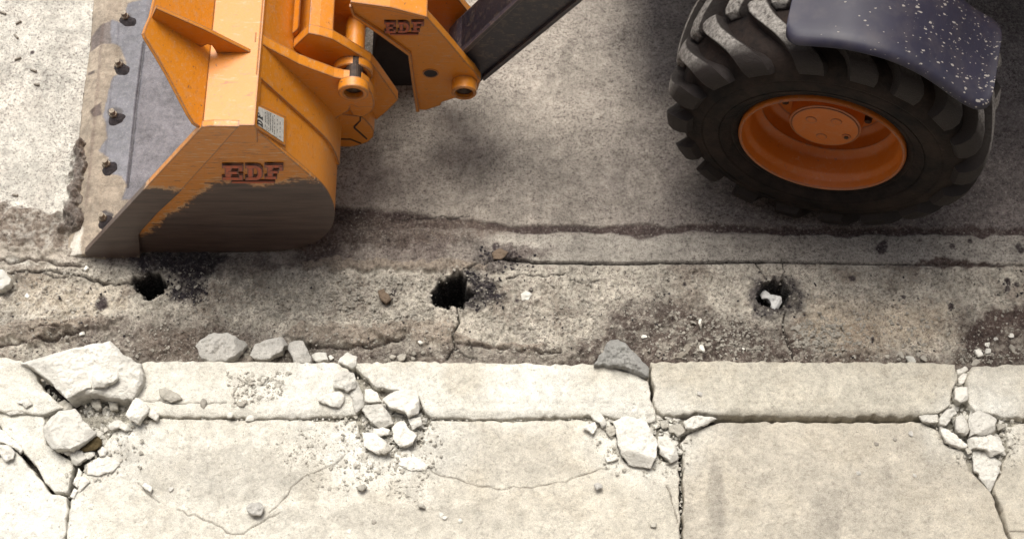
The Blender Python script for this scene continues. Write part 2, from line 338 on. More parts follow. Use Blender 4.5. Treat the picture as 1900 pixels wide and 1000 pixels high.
def grid_mesh(name, X, Y, Z, keep, mat, parent=None, col=None, zbot=None, px=None, py=None, taper=0.0, smooth=False, kind=None):
    """heightfield from grid arrays with kept cells, boundary points replaced by px,py, walls dropped to zbot"""
    ny, nx = X.shape
    idx = np.arange(ny*nx).reshape(ny, nx)
    c = np.stack([idx[:-1, :-1], idx[:-1, 1:], idx[1:, 1:], idx[1:, :-1]], -1)[keep]
    used = np.zeros(ny*nx, bool); used[c.ravel()] = True
    remap = -np.ones(ny*nx, int); remap[used] = np.arange(used.sum()); q = remap[c]
    x = X.ravel()[used].copy(); y = Y.ravel()[used].copy(); z = Z.ravel()[used].copy()
    C = None if col is None else col.reshape(-1, 4)[used]
    n = len(x)
    if zbot is not None:
        e = np.concatenate([q[:, [0, 1]], q[:, [1, 2]], q[:, [2, 3]], q[:, [3, 0]]])
        key = np.sort(e, 1); k = key[:, 0]*n+key[:, 1]
        uq, inv, cnt = np.unique(k, return_inverse=True, return_counts=True); be = e[cnt[inv] == 1]
        bv = np.unique(be)
        if px is not None:
            x[bv] = px.ravel()[used][bv]; y[bv] = py.ravel()[used][bv]
        mp = -np.ones(n, int); levels = 3; cx, cy = x.mean(), y.mean()
        xs = [x]; ys = [y]; zs = [z]; qs = [q]; Cs = [C]
        prev = mp.copy(); prev[bv] = bv
        for L in range(1, levels+1):
            cur = -np.ones(n, int); base = n+(L-1)*len(bv); cur[bv] = base+np.arange(len(bv))
            f = L/levels
            jx = fbm(x[bv]*1.0, y[bv]*1.0+L*3.3, 60, 2)*.006; jy = fbm(x[bv]+9, y[bv]+L*5.3, 60, 2)*.006
            d = np.hypot(x[bv]-cx, y[bv]-cy)+1e-6
            xs.append(x[bv]-(x[bv]-cx)/d*taper*f+jx); ys.append(y[bv]-(y[bv]-cy)/d*taper*f+jy)
            zs.append(z[bv]*(1-f)+zbot*f); qs.append(np.stack([prev[be[:, 1]], prev[be[:, 0]], cur[be[:, 0]], cur[be[:, 1]]], 1))
            if C is not None:
                Cb = C[bv].copy(); Cs.append(Cb)
            prev = cur
        x = np.concatenate(xs); y = np.concatenate(ys); z = np.concatenate(zs); q = np.concatenate(qs)
        if C is not None: C = np.concatenate(Cs)
    V = np.stack([x, y, z], 1)
    org = ORG[parent.name] if parent is not None else np.array([x.mean(), y.mean(), z.min()])
    V = V-org
    me = bpy.data.meshes.new(name); me.vertices.add(len(V)); me.vertices.foreach_set('co', V.astype(np.float32).ravel())
    me.loops.add(len(q)*4); me.loops.foreach_set('vertex_index', q.astype(np.int32).ravel())
    me.polygons.add(len(q)); me.polygons.foreach_set('loop_start', np.arange(0, len(q)*4, 4, dtype=np.int32))
    me.polygons.foreach_set('loop_total', np.full(len(q), 4, np.int32))
    me.materials.append(mat); me.update(calc_edges=True); me.validate()
    if C is not None:
        a = me.color_attributes.new('Col', 'FLOAT_COLOR', 'POINT'); a.data.foreach_set('color', C.astype(np.float32).ravel())
    if smooth: me.polygons.foreach_set('use_smooth', np.ones(len(me.polygons), bool)); me.set_sharp_from_angle(angle=math.radians(40))
    o = link(name, me, parent, org)
    if kind: o['kind'] = kind
    return o

def plate(name, P, ztop, thick, mat, parent=None, cell=.004, jamp=.003, jstep=.012, bev=.006, rough=.0015, hf=None, cf=None, tilt=(0, 0), taper=.0, lumps=.0, smooth=False, seed=0, zbot=None, facets=0):
    """broken-concrete slab: irregular outline (world XY), beaten edge, relief on top, broken sides"""
    Q = jag(P, jamp, jstep, True); lo = Q.min(0)-cell*2; hi = Q.max(0)+cell*2
    xs = np.arange(lo[0], hi[0], cell); ys = np.arange(lo[1], hi[1], cell); X, Y = np.meshgrid(xs, ys)
    d, nx, ny = seg_dist(X, Y, Q, True)
    cx, cy = X[:-1, :-1]+cell/2, Y[:-1, :-1]+cell/2; keep = inside(cx, cy, Q)
    ins = inside(X, Y, Q); d = np.where(ins, d, 0)
    cen = Q.mean(0)
    Z = ztop+(X-cen[0])*tilt[0]+(Y-cen[1])*tilt[1]
    e = bev*(1+.6*fbm(X, Y, 30, 2, .5, seed+1))
    Z = Z-e*np.clip(1-d/np.maximum(e*1.3, 1e-4), 0, 1)**2
    Z = Z+rough*(fbm(X, Y, 45, 4, .7, seed+2)*2+1.2*np.minimum(0, fbm(X, Y, 16, 4, .7, seed+4)+.1)*3)
    if lumps: Z = Z+lumps*(ridge(X, Y, 24, 4, seed+3)-.3)*sstep(0, .012, d)
    if facets:
        r_ = np.random.default_rng(seed+500)
        for _ in range(facets):
            a = r_.uniform(0, 2*np.pi); dr = np.array([np.cos(a), np.sin(a)]); sup = ((Q-cen)@dr).max(); s_ = r_.uniform(.35, 1.5)
            Z = np.minimum(Z, ztop+.0-s_*((X-cen[0])*dr[0]+(Y-cen[1])*dr[1]-sup*r_.uniform(.55, .92))+.0015*fbm(X, Y, 70, 2, .6, seed+9))
        Z = np.maximum(Z, ztop-thick*.95)
    if hf is not None: Z = Z+hf(X, Y, d)
    C = np.ones(X.shape+(4,)); C[..., 3] = 0
    if cf is not None: C = cf(X, Y, d, C)
    return grid_mesh(name, X, Y, Z, keep, mat, parent, C, (ztop-thick) if zbot is None else zbot, nx, ny, taper, smooth)

_ico = None
def rock_mesh(n=18, flat=.6, seed=0, el=1.0):
    r = np.random.default_rng(seed); bm = bmesh.new()
    for k in range(n):
        v = r.normal(size=3); v /= np.linalg.norm(v); v *= r.uniform(.8, 1.05); bm.verts.new((v[0]*el, v[1], v[2]*flat))
    bmesh.ops.convex_hull(bm, input=bm.verts); 
    for v in [v for v in bm.verts if not v.link_faces]: bm.verts.remove(v)
    bmesh.ops.bevel(bm, geom=list(bm.edges), offset=.06, segments=1, affect='EDGES', clamp_overlap=True)
    zmin = min(v.co.z for v in bm.verts)
    for v in bm.verts: v.co.z -= zmin*.7
    me = bpy.data.meshes.new('rock'); bm.to_mesh(me); bm.free(); me.update(); return me
ROCKS = [rock_mesh(16+(k % 4)*3, .45+.1*(k % 4), 50+k, 1+.18*(k % 3)) for k in range(8)]
_rc = {}
def rock(name, u, v, rpx, z, mat, label, cat, group=None, var=None, asp=1.0, rz=None):
    k = random.randrange(8) if var is None else var
    key = (k, mat.name)
    if key not in _rc:
        me = ROCKS[k].copy(); me.name = name; me.materials.append(mat); _rc[key] = me
    o = bpy.data.objects.new(name, _rc[key]); COL.objects.link(o); x, y = gz(u, v, z); s = rpx/600.0
    o.location = (x, y, z-.3*s*.4); o.scale = (s, s*asp, s); o.rotation_euler = (random.uniform(-.2, .2), random.uniform(-.2, .2), random.uniform(0, 6.28) if rz is None else rz)
    return tag(o, label, cat, group)

# ================================================================== ROAD (one displaced sheet) and far ground
def lerp(a, b, t): return a*(1-t[..., None])+np.array(b)*t[..., None]
RX, RY0, RY1, RC = 2.00, 1.68, 3.32, .0035
xs = np.arange(-RX, RX, RC); ys = np.arange(RY0, RY1, RC); X, Y = np.meshgrid(xs, ys)
Z = np.zeros(X.shape)
def line_w(ps, w0, depth, amp=.004, step=.02, z=0):
    """crack: returns 0..1 mask"""
    P = jag(gzs(ps, z), amp, step, False); m = (X > P[:, 0].min()-.06) & (X < P[:, 0].max()+.06) & (Y > P[:, 1].min()-.06) & (Y < P[:, 1].max()+.06)
    r = np.zeros(X.shape); d, _, _ = seg_dist(X[m], Y[m], P); r[m] = 1-sstep(w0*.25, w0*.75, d); return r
yj = gz(950, 487)[1]; ys1 = gz(950, 428)[1]
gut = 1-sstep(yj-.02, yj+.01, Y)                       # gutter side
f1 = fbm(X, Y, 6, 4, .5, 1); f2 = fbm(X, Y, 30, 4, .6, 2); f3 = fbm(X, Y, 90, 2, .7, 9); rg = ridge(X, Y, 12, 4, 4)
# colour kinds, with some shade painted in at the right
C = np.zeros(X.shape+(3,)); C[:] = (.40, .355, .305)
left = 1-sstep(-1.55, -1.35, X+.02*f1); C = lerp(C, (.66, .63, .56), left*(1-sstep(.0, .5, f1+.1)*.35))
C = lerp(C, (.105, .085, .090), sstep(.1, 1.0, X+.35*f1)*(Y > yj)*.75)  # road darkened towards the right for the machine body's shade, put into the colour
C = lerp(C, (.53, .485, .41), gut*(1-.55*sstep(.0, .5, f2)))
strip = sstep(ys1-.02, ys1-.01, Y)
C = lerp(C, (.42, .39, .34), (1-strip)*(1-gut)*sstep(-.3, 0, X)*.7)
C *= (1+(.22+.10*gut)*f1+(.30+.25*gut)*f2+gut*.35*fbm(X, Y, 75, 3, .7, 17))[..., None]
wet = np.zeros(X.shape)
def paint(mask, col, w_=0.0):
    global C, wet
    C = lerp(C, col, mask); wet = np.maximum(wet*(1-mask), mask*w_)
MUD = (.25, .205, .165); WET = (.085, .058, .048); DAMP = (.15, .115, .09)
ragged = .5+.5*sstep(-.25, .1, f2)
# relief: rubble in the gutter
rub = gut*sstep(yj, yj-.05, Y)
Z += rub*(.015*rg+.011*f2+.012*np.maximum(fbm(X, Y, 55, 3, .7, 23), -.1))+f3*.002*(1+gut)
Z += .02*rub*f1
bl = fbm(X, Y, 5.5, 5, .62, 33); paint(gut*sstep(.0, .32, bl+.25*f2)*.62, (.20, .158, .125), .05)
clod = np.maximum(fbm(X, Y, 38, 3, .6, 34)-.12, 0); Z += gut*clod*.035*sstep(-.1, .2, bl); paint(np.clip(gut*sstep(.10, .28, clod+.1*f3)*.0+gut*sstep(.22, .42, fbm(X, Y, 60, 3, .7, 35))*.55, 0, 1), (.11, .085, .075))
# mud apron on the road left of the bucket and the ridge pushed up along the cutting edge
m = blob(X, Y, [(-60, 385), (20, 378), (90, 400), (130, 400), (150, 300), (150, 270), (172, 272), (165, 420), (200, 470), (-60, 470)], .012)
paint(m*ragged, MUD, .15); Z += m*(.006+.022*np.maximum(rg, 0)+.010*f2+.006*ridge(X, Y, 34, 3, 8))
m = blob(X, Y, [(136, 282), (158, 268), (166, 300), (160, 380), (150, 420), (122, 440), (118, 400), (128, 350)], .010)
paint(m, (.20, .165, .14), .2); Z += m*(.026+.016*rg+.008*f2)
# smooth ledge bottom left, with lip
m = blob(X, Y, [(-60, 462), (70, 462), (130, 466), (185, 484), (180, 492), (120, 492), (80, 484), (30, 486), (-60, 484)], .006)
paint(m, (.46, .41, .345)); Z += m*.012
line_ = line_w([(-60, 486), (30, 487), (80, 484), (120, 493), (170, 494)], .007, 1); Z -= line_*.014; paint(line_*.7, WET)
# grey mud smear between bucket and first hole row
m = blob(X, Y, [(200, 470), (560, 465), (640, 410), (760, 425), (850, 440), (960, 460), (1040, 468), (900, 505), (700, 500), (560, 500), (420, 512), (300, 495), (200, 490)], .02)
paint(m*(.55+.45*sstep(-.2, .2, f1)), (.155, .125, .11), .15); Z += m*(.014*rg)
# stepped mud edge
m = blob(X, Y, [(560, 486), (640, 478), (740, 486), (830, 486), (890, 488), (900, 502), (800, 505), (680, 502), (570, 500)], .006)
teeth = np.sin(X*160+4*f1)*.5+.5; Z += m*(.008+.008*teeth); paint(m, (.30, .25, .20))
# mud lips in the lower gutter
for ps, h in (([(555, 602), (640, 606), (720, 612), (745, 620), (700, 636), (640, 645), (575, 645), (540, 625)], .018), ([(-60, 612), (50, 600), (110, 596), (135, 612), (80, 636), (10, 640), (-60, 650)], .024),
              ([(110, 600), (180, 590), (230, 600), (150, 622), (70, 640), (60, 630)], .018), ([(680, 610), (760, 590), (830, 600), (900, 640), (1010, 640), (1000, 655), (840, 640), (700, 630)], .010)):
    m = blob(X, Y, ps, .010); Z += m*(h+.006*rg); paint(m*.85, (.33, .275, .22))
for ps in ([(560, 645), (640, 648), (700, 642), (750, 628)], [(-40, 655), (20, 640), (90, 634), (150, 618)], [(130, 598), (115, 612), (60, 618)], [(850, 640), (930, 650), (1040, 655)]):
    m = line_w(ps, .008, 1, .003); Z -= m*.014; paint(m*.8, WET)
# dark, damp floor of the gutter
for ps, k in (([(160, 600), (330, 590), (420, 605), (560, 640), (700, 640), (1100, 660), (1300, 668), (1300, 690), (150, 690), (140, 640)], .75),
              ([(1140, 562), (1240, 558), (1340, 590), (1400, 600), (1470, 615), (1500, 640), (1640, 660), (1900, 668), (1900, 700), (1060, 700), (1040, 660), (1110, 620)], .95),
              ([(1800, 580), (1960, 560), (1960, 700), (1840, 690), (1780, 640)], .95)):
    m = blob(X, Y, ps, .038); paint(m*ragged*k, (.088, .063, .052), .15)
m = blob(X, Y, [(1820, 585), (1860, 570), (1960, 568), (1960, 610), (1870, 608), (1850, 640), (1790, 660), (1780, 640)], .012); paint(m, WET, .55)
m = blob(X, Y, [(250, 620), (420, 600), (460, 640), (400, 670), (260, 668)], .02); paint(m*.6, DAMP, .1)
# sandy rust tinge
m = blob(X, Y, [(1500, 560), (1760, 570), (1760, 640), (1560, 650), (1480, 620)], .05); paint(m*.35, (.50, .37, .24))
m = blob(X, Y, [(60, 510), (200, 530), (240, 570), (120, 600), (20, 570)], .05); paint(m*.3, (.52, .41, .28))
# gravel speckle bands
m = blob(X, Y, [(560, 510), (780, 520), (800, 580), (700, 600), (560, 590), (440, 580), (300, 590), (0, 590), (0, 540), (180, 550), (300, 565)], .03)
Z += m*.007*np.maximum(fbm(X, Y, 70, 2, .6, 20), 0); paint(m*.4*sstep(0, .3, f2), (.60, .555, .48))
# dark wet seam of the road
P = jag(gzs([(600, 400), (700, 408), (860, 414), (950, 424), (1100, 427), (1250, 427), (1330, 424), (1500, 430), (1700, 428), (1960, 432)], 0), .004, .03, False)
d, _, _ = seg_dist(X, Y, P); wd = .016+.016*np.clip(fbm(X, Y, 7, 3, .6, 31), -.5, 1)+.004*f2
wd = wd+.026*(1-sstep(-.45, -.05, X))+.014*np.exp(-((X-.45)/.05)**2)
m = 1-sstep(wd*.6, wd*1.15, d); paint(m*.96, (.075, .05, .045), .45); Z -= m*.007
m = blob(X, Y, [(640, 402), (860, 405), (960, 425), (900, 446), (760, 455), (640, 460)], .014); paint(m*.85*ragged, (.15, .115, .095), .2)
m = blob(X, Y, [(600, 395), (660, 395), (680, 440), (640, 470), (560, 490), (540, 470)], .02); paint(m*.8, (.10, .075, .065), .2)
# saw-cut joint
m = line_w([(925, 482), (1000, 487), (1150, 489), (1300, 487), (1420, 486)], .0095, 1, .0006); Z -= m*.02; paint(m, (.03, .022, .02))
m = line_w([(1420, 486), (1560, 489), (1700, 491), (1960, 492)], .0075, 1, .0006); Z -= m*.012; paint(m*.85, (.05, .038, .034))
m = blob(X, Y, [(1690, 489), (1740, 479), (1790, 484), (1810, 488), (1850, 482), (1870, 490), (1830, 497), (1740, 498)], .006); paint(m, WET, .4)
# oil spots and dark specks
for u, v, r in ((1635, 463, 11), (1767, 457, 6), (1800, 448, 5), (1675, 552, 4), (1762, 571, 6), (1868, 524, 7), (1866, 540, 7), (1885, 530, 5), (1640, 455, 8), (1617, 633, 4), (920, 458, 8), (985, 540, 5), (960, 560, 4), (1240, 520, 4), (1270, 530, 4), (190, 565, 14), (60, 98, 5), (730, 545, 6), (1890, 458, 6), (1895, 465, 7), (1580, 520, 6)):
    gx, gy_ = gz(u, v); d = np.hypot(X-gx, (Y-gy_)*.8)+.006*f2; paint(1-sstep(r/600*.7, r/600*1.2, d), (.06, .045, .045), .2)
# black tar-soaked rims
for ps, k in (([(318, 480), (380, 488), (385, 545), (350, 565), (318, 555), (330, 520)], 1.0), ([(235, 470), (410, 468), (440, 480), (400, 512), (330, 520), (245, 505)], 1.0), ([(860, 505), (920, 520), (930, 555), (905, 572), (870, 572), (870, 535)], 1.0), ([(1390, 520), (1470, 515), (1495, 560), (1470, 592), (1400, 590), (1385, 560)], .85), ([(880, 460), (960, 465), (990, 500), (900, 510)], .45)):
    m = blob(X, Y, ps, .020); paint(m*k*(.45+.55*ragged), (.030, .023, .028), .2); Z += m*.006*rg
# holes knocked through the concrete
HOLES = [([(246, 520), (262, 514), (278, 505), (300, 512), (316, 528), (308, 548), (290, 560), (270, 560), (256, 545)], .20),
         ([(800, 545), (812, 528), (836, 516), (860, 512), (874, 523), (867, 537), (886, 551), (869, 564), (856, 583), (845, 573), (815, 572), (800, 565)], .20),
         ([(1405, 545), (1413, 529), (1432, 523), (1455, 527), (1468, 541), (1463, 560), (1455, 580), (1436, 576), (1420, 572), (1404, 564)], .10)]
for ps, dep in HOLES:
    Q = jag(gzs(ps, 0), .005, .010); m = (np.abs(X-Q[:, 0].mean()) < .16) & (np.abs(Y-Q[:, 1].mean()) < .16)
    x, y = X[m], Y[m]; d, _, _ = seg_dist(x, y, Q, True); ins = inside(x, y, Q); dd = np.where(ins, d, -d)
    Z[m] += .010*np.exp(-(np.minimum(dd, 0)/.018)**2)*~ins+0
    Z[m] -= dep*sstep(-.001, .018, dd)*(1+.5*fbm(x, y, 40, 3, .6, 66))-.0
    k = np.zeros(X.shape); k[m] = sstep(-.002, .0035, dd); paint(k, (.022, .016, .014), .1)
# cracks
for ps, w0, dp in (([(20, 512), (50, 503), (72, 506), (100, 504), (130, 508), (170, 520), (205, 528), (250, 528)], .008, .02), ([(72, 506), (95, 514), (130, 512)], .004, .01),
               ([(848, 575), (852, 600), (840, 628), (845, 648), (828, 668)], .0065, .02), ([(845, 650), (862, 662), (885, 668)], .005, .015), ([(870, 636), (878, 655)], .0035, .01),
               ([(1398, 484), (1410, 500), (1418, 520)], .0045, .01), ([(1455, 584), (1452, 610), (1462, 640), (1470, 668)], .0065, .015), ([(1450, 480), (1455, 505), (1448, 520)], .0035, .008),
               ([(940, 520), (975, 512), (1010, 515), (1050, 507)], .0055, .01), ([(1058, 522), (1080, 528), (1110, 522)], .004, .008), ([(740, 405), (800, 404), (870, 402)], .004, .005), ([(860, 505), (885, 490), (960, 480)], .005, .01)):
    m = line_w(ps, w0, 1, .004); Z -= m*dp; paint(m*.9, (.03, .022, .02))
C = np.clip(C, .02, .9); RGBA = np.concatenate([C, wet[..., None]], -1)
# sheet edge settles to z=0 so it meets the surroundings
ed = np.minimum(np.minimum(X-xs[0], xs[-1]-X), ys[-1]-Y); Z *= sstep(0, .06, ed)
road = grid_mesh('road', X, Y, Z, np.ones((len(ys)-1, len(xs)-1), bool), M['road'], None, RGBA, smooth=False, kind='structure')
RZ, RXS, RYS = Z, xs, ys
def road_z(x, y): return float(RZ[int(np.clip((y-RYS[0])/RC, 0, len(RYS)-1)), int(np.clip((x-RXS[0])/RC, 0, len(RXS)-1))])
def flat_sheet(name, rects, z, mat, col):
    V = []; Fc = []
    for x0, y0, x1, y1 in rects:
        n = len(V); V += [(x0, y0, z), (x1, y0, z), (x1, y1, z), (x0, y1, z)]; Fc.append((n, n+1, n+2, n+3))
    o = mk(name, V, Fc, mat, col=[(*col, 0)]*len(V)); o['kind'] = 'structure'; return o
X0, X1, Y0, Y1 = xs[0], xs[-1], ys[0], ys[-1]
flat_sheet('road_beyond', [(-400, Y0, X0, 400), (X0, Y1, -1.45, 400)], 0, M['road'], (.60, .57, .505))
flat_sheet('road_beyond', [(-1.45, Y1, X1, 400), (X1, Y0, 400, 400)], 0, M['road'], (.27, .24, .22))
_bx = np.arange(-2.08, 2.08, .009); _by = np.arange(.84, 1.73, .009); BX, BY = np.meshgrid(_bx, _by); BZ = .030+.006*fbm(BX, BY, 20, 3, .6, 81)
_fill = np.zeros(BX.shape)
for ps in ([(150, 735), (200, 738), (260, 738), (290, 760), (260, 830), (180, 860), (120, 860), (110, 850), (130, 790)], [(630, 670), (800, 700), (810, 840), (720, 860), (650, 800)], [(1110, 760), (1200, 740), (1290, 780), (1262, 850), (1240, 880), (1130, 880)], [(1730, 670), (1810, 670), (1900, 780), (1870, 910), (1820, 910), (1730, 800)]):
    _fill = np.maximum(_fill, blob(BX, BY, ps, .02, .08))
BZ = BZ+_fill*(.045+.012*fbm(BX, BY, 45, 3, .6, 82)); _jt = blob(BX, BY, [(-60, 762), (1122, 764), (1122, 790), (-60, 790)], .003, .1)*.96
BZ = np.where(_jt > .3, np.maximum(BZ, .030+.060*_jt+.006*fbm(BX, BY, 50, 2, .6, 84)), BZ); _fill = np.maximum(_fill, _jt)
_bc = lerp(np.zeros(BX.shape+(3,))+np.array((.045, .035, .03)), (.46, .43, .36), _fill)*(1+.4*fbm(BX, BY, 40, 3, .6, 83))[..., None]
grid_mesh('pavement_bed', BX, BY, BZ, np.ones((len(_by)-1, len(_bx)-1), bool), M['road'], None, np.concatenate([np.clip(_bc, .02, .8), np.zeros(BX.shape+(1,))], -1), kind='structure')
_yb = gz(950, 1045, .10)[1]
flat_sheet('pavement_beyond', [(-400, -400, -1.86, 1.765), (1.86, -400, 400, 1.765), (-1.86, -400, 1.86, _yb-.003)], .0975, M['pave'], (.60, .565, .485))

# ================================================================== KERB AND PAVEMENT
KZ, PZ = .12, .10
kerb = empty('kerb', (0, 1.67, 0)); kerb['kind'] = 'structure'
pavement = empty('pavement', (0, 1.2, 0)); pavement['kind'] = 'structure'
yk1 = gz(950, 672, KZ)[1]; yk0 = gz(950, 772, KZ)[1]
def pale(base=(.50, .47, .40), var=.10, stains=()):
    def cf(X, Y, d, C):
        f = fbm(X, Y, 4, 4, .6, 41); g = fbm(X, Y, 22, 4, .6, 42)
        c = np.array(base)*1.12*(1+var*1.6*f+var*1.3*g)[..., None]
        dust_and_light = .55*sstep(.3, -1.5, X+.3*f)  # stronger light at the left painted as whitening; real dust patches join below
        for u, v, r in ((150, 800, .42), (240, 640, .1), (700, 790, .40), (1190, 790, .28), (1820, 780, .22), (560, 700, .3), (60, 980, .4), (980, 720, .25)):
            gx, gy_ = gz(u, v, PZ); dust_and_light = np.maximum(dust_and_light, 1-sstep(.2, 1.0, np.hypot(X-gx, (Y-gy_)*1.2)/r+.5*f+.25*g))
        dust_and_light = (dust_and_light*(.75+.5*sstep(-.3, .3, g)))[..., None]*.85; tan = (sstep(.0, .35, f+.3*g))[..., None]*.45
        c = c*(1-tan)+np.array((.47, .42, .335))*tan; c = c*(1-dust_and_light)+np.array((.80, .78, .71))*dust_and_light
        # damp grey patches with their own outline
        for u, v, rx, ry, k in stains:
            gx, gy_ = gz(u, v, PZ); q = ((X-gx)/rx)**2+((Y-gy_)/ry)**2+.9*fbm(X, Y, 12, 3, .5, 44); mm = (1-sstep(.25, 1.1, q))[..., None]*k; c = c*(1-mm)+np.array((.30, .275, .235))*mm
        # chipped raw edge is a little darker and yellower
        e = (1-sstep(.0, .006, d))[..., None]*.25; c = c*(1-e)+np.array((.44, .39, .31))*e
        C[..., :3] = np.clip(c, .02, .88); return C
    return cf
def kerb_h(X, Y, d, drop=.030):
    # road-side arris, flat top, shallow step then round-over to the pavement side
    t = (Y-yk0)/(yk1-yk0)
    z = -.0014*sstep(.31, .22, t+.03*fbm(X, Y, 9, 3, .6, 52))-drop*np.clip((.16-t)/.16, 0, 1)**2
    return z+.0012*fbm(X*.2, Y, 90, 3, .6, 51)
def crackfn(lines, z, w0=.004, dep=.012):
    PL = [jag(gzs(l, z), .0035, .018, False) for l in lines]
    def h(X, Y, d):
        r = np.zeros(X.shape)
        for P in PL:
            m = (X > P[:, 0].min()-.03) & (X < P[:, 0].max()+.03) & (Y > P[:, 1].min()-.03) & (Y < P[:, 1].max()+.03)
            if m.any():
                q, _, _ = seg_dist(X[m], Y[m], P); rr = (1-sstep(w0*.2, w0*.62, q))*(.55+.45*sstep(-.3, .1, fbm(X[m], Y[m], 25, 2, .5, 77))); r[m] = np.maximum(r[m], rr)
        return r
    return h
def addcrack(hf, cf, lines, z, w0=.0042, dep=.006):
    ck = crackfn(lines, z, w0, dep)
    def h2(X, Y, d): return (hf(X, Y, d) if hf is not None else 0)-dep*ck(X, Y, d)
    def c2(X, Y, d, C):
        C = cf(X, Y, d, C); k = ck(X, Y, d)[..., None]*.7; C[..., :3] = C[..., :3]*(1-k)+np.array((.10, .08, .06))*k; return C
    return h2, c2
def kerb_stone(ps, tilt=(0, 0), z=KZ, lump=0, cracks=None, seed=0, base=(.60, .565, .485), drop=.010):
    kh = lambda X, Y, d: kerb_h(X, Y, d, drop)
    h, c = kh, pale(base)
    if cracks: h, c = addcrack(kh, c, cracks, KZ)
    return plate('kerb_stone', gzs(ps, KZ), z, .15, M['pave'], kerb, .0032, .0022, .016, .0035, .0016, h, c, tilt, 0, lump, zbot=-.03, seed=seed)
kerb_stone([(-200, 662), (0, 662), (38, 668), (62, 690), (80, 724), (104, 744), (120, 756), (80, 768), (0, 762), (-200, 762)], seed=1)
kerb_stone([(262, 674), (300, 670), (500, 671), (620, 672), (645, 684), (664, 708), (672, 728), (676, 750), (660, 768), (560, 774), (400, 772), (300, 770), (250, 762), (240, 735), (262, 715)], seed=2, base=(.62, .585, .505),
           cracks=[[(262, 742), (330, 748), (420, 746)], [(440, 700), (470, 720), (500, 705), (530, 715)]])
kerb_stone([(650, 674), (760, 670), (900, 673), (1040, 676), (1100, 676), (1140, 682), (1180, 694), (1203, 708), (1206, 740), (1216, 760), (1217, 778), (1205, 782), (1180, 774), (1100, 770), (940, 774), (800, 772), (790, 765), (776, 735), (720, 722), (690, 712), (668, 690)], seed=3, base=(.60, .57, .495))
kerb_stone([(1207, 671), (1320, 670), (1500, 672), (1700, 672), (1772, 676), (1777, 704), (1765, 732), (1764, 750), (1744, 764), (1700, 770), (1500, 770), (1330, 767), (1300, 764), (1260, 768), (1222, 763), (1212, 742), (1216, 720), (1210, 704)], seed=4, drop=.020, base=(.50, .465, .39))
kerb_stone([(1804, 680), (1860, 676), (2120, 676), (2120, 776), (1880, 772), (1830, 764), (1812, 764), (1796, 745), (1794, 706)], seed=5, base=(.55, .515, .44))

def slab(ps, z=PZ, cracks=None, stains=(), lump=0, tilt=(0, 0), base=(.57, .53, .45), seed=0, cell=.0032):
    h, c = None, pale(base, .16, stains)
    if cracks: h, c = addcrack(None, c, cracks, z)
    return plate('paving_slab', gzs(ps, z), z, .10, M['pave'], pavement, cell, .0024, .018, .0035, .0018, h, c, tilt, 0, lump, zbot=.0, seed=seed)
slab([(-200, 765), (0, 764), (80, 772), (82, 792), (86, 824), (108, 840), (136, 856), (132, 880), (124, 914), (100, 912), (72, 872), (40, 836), (0, 788), (-200, 740)], base=(.62, .59, .51), seed=1)
slab([(-200, 758), (-4, 800), (34, 842), (66, 880), (96, 916), (124, 922), (126, 950), (112, 1045), (-200, 1045)], base=(.64, .61, .54), seed=2)
slab([(282, 776), (420, 779), (560, 780), (660, 780), (670, 810), (690, 832), (740, 840), (780, 830), (790, 800), (800, 780), (940, 781), (1085, 780), (1130, 778), (1140, 800), (1150, 840), (1160, 858), (1205, 865), (1220, 852), (1240, 858), (1257, 850), (1259, 900), (1262, 1000), (1262, 1045), (118, 1045), (130, 930), (140, 914), (150, 880), (180, 862), (196, 820), (220, 790)],
     cracks=[[(806, 877), (850, 888), (880, 899), (920, 907), (975, 904), (1012, 900), (1060, 888)], [(1060, 888), (1100, 876), (1130, 870)], [(640, 843), (620, 862), (570, 880), (540, 904), (524, 928), (500, 950)], [(256, 896), (280, 920), (296, 932)], [(330, 945), (370, 960), (400, 973), (420, 988), (452, 990), (480, 972), (520, 950)], [(770, 850), (790, 865), (806, 877)], [(1236, 900), (1246, 930), (1258, 970)]],
     stains=[(900, 850, .35, .09, .25), (420, 880, .30, .10, .3), (760, 960, .4, .05, .25), (240, 840, .05, .05, .3)], seed=3)
slab([(1268, 836), (1262, 822), (1276, 806), (1300, 796), (1334, 784), (1400, 783), (1560, 784), (1712, 783), (1742, 800), (1752, 824), (1770, 832), (1786, 834), (1800, 872), (1838, 912), (1846, 928), (1856, 960), (1872, 1000), (1885, 1045), (1268, 1045), (1268, 1000)],
     stains=[(1330, 930, .03, .14, .55), (1530, 950, .06, .10, .4), (1620, 900, .2, .07, .2)], base=(.47, .43, .36), seed=4)
slab([(1866, 792), (1900, 785), (2120, 784), (2120, 1045), (1892, 1045), (1878, 1000), (1864, 960), (1850, 922), (1844, 908), (1860, 872), (1870, 840)], base=(.50, .46, .385), cracks=[[(1866, 988), (1890, 986), (1930, 992)]], seed=5)

# ================================================================== LOOSE CHUNKS: each its own thing (outline surveyed on its own height)
A_ = lambda l: [(x/2.5, y/2.5+600) for x, y in l]
B_ = lambda l: [(x/2.5+500, y/2.5+600) for x, y in l]
C_ = lambda l: [(x/2.5+1000, y/2.5+600) for x, y in l]
D_ = lambda l: [(x/2.5+1500, y/2.5+600) for x, y in l]
def chunk(ps, z, th, label, mat='chunk', cat='rubble', name='concrete_chunk', tilt=(0, 0), lump=.007, bev=.0025, rough=.0042, jamp=.0022, grp=None, taper=.006, facets=6):
    o = plate(name, gzs(ps, z), z, th, M[mat], None, .0028, jamp, .013, bev, rough, None, None, tilt, taper, lump, seed=random.randrange(99), facets=facets)
    return tag(o, label, cat, grp)
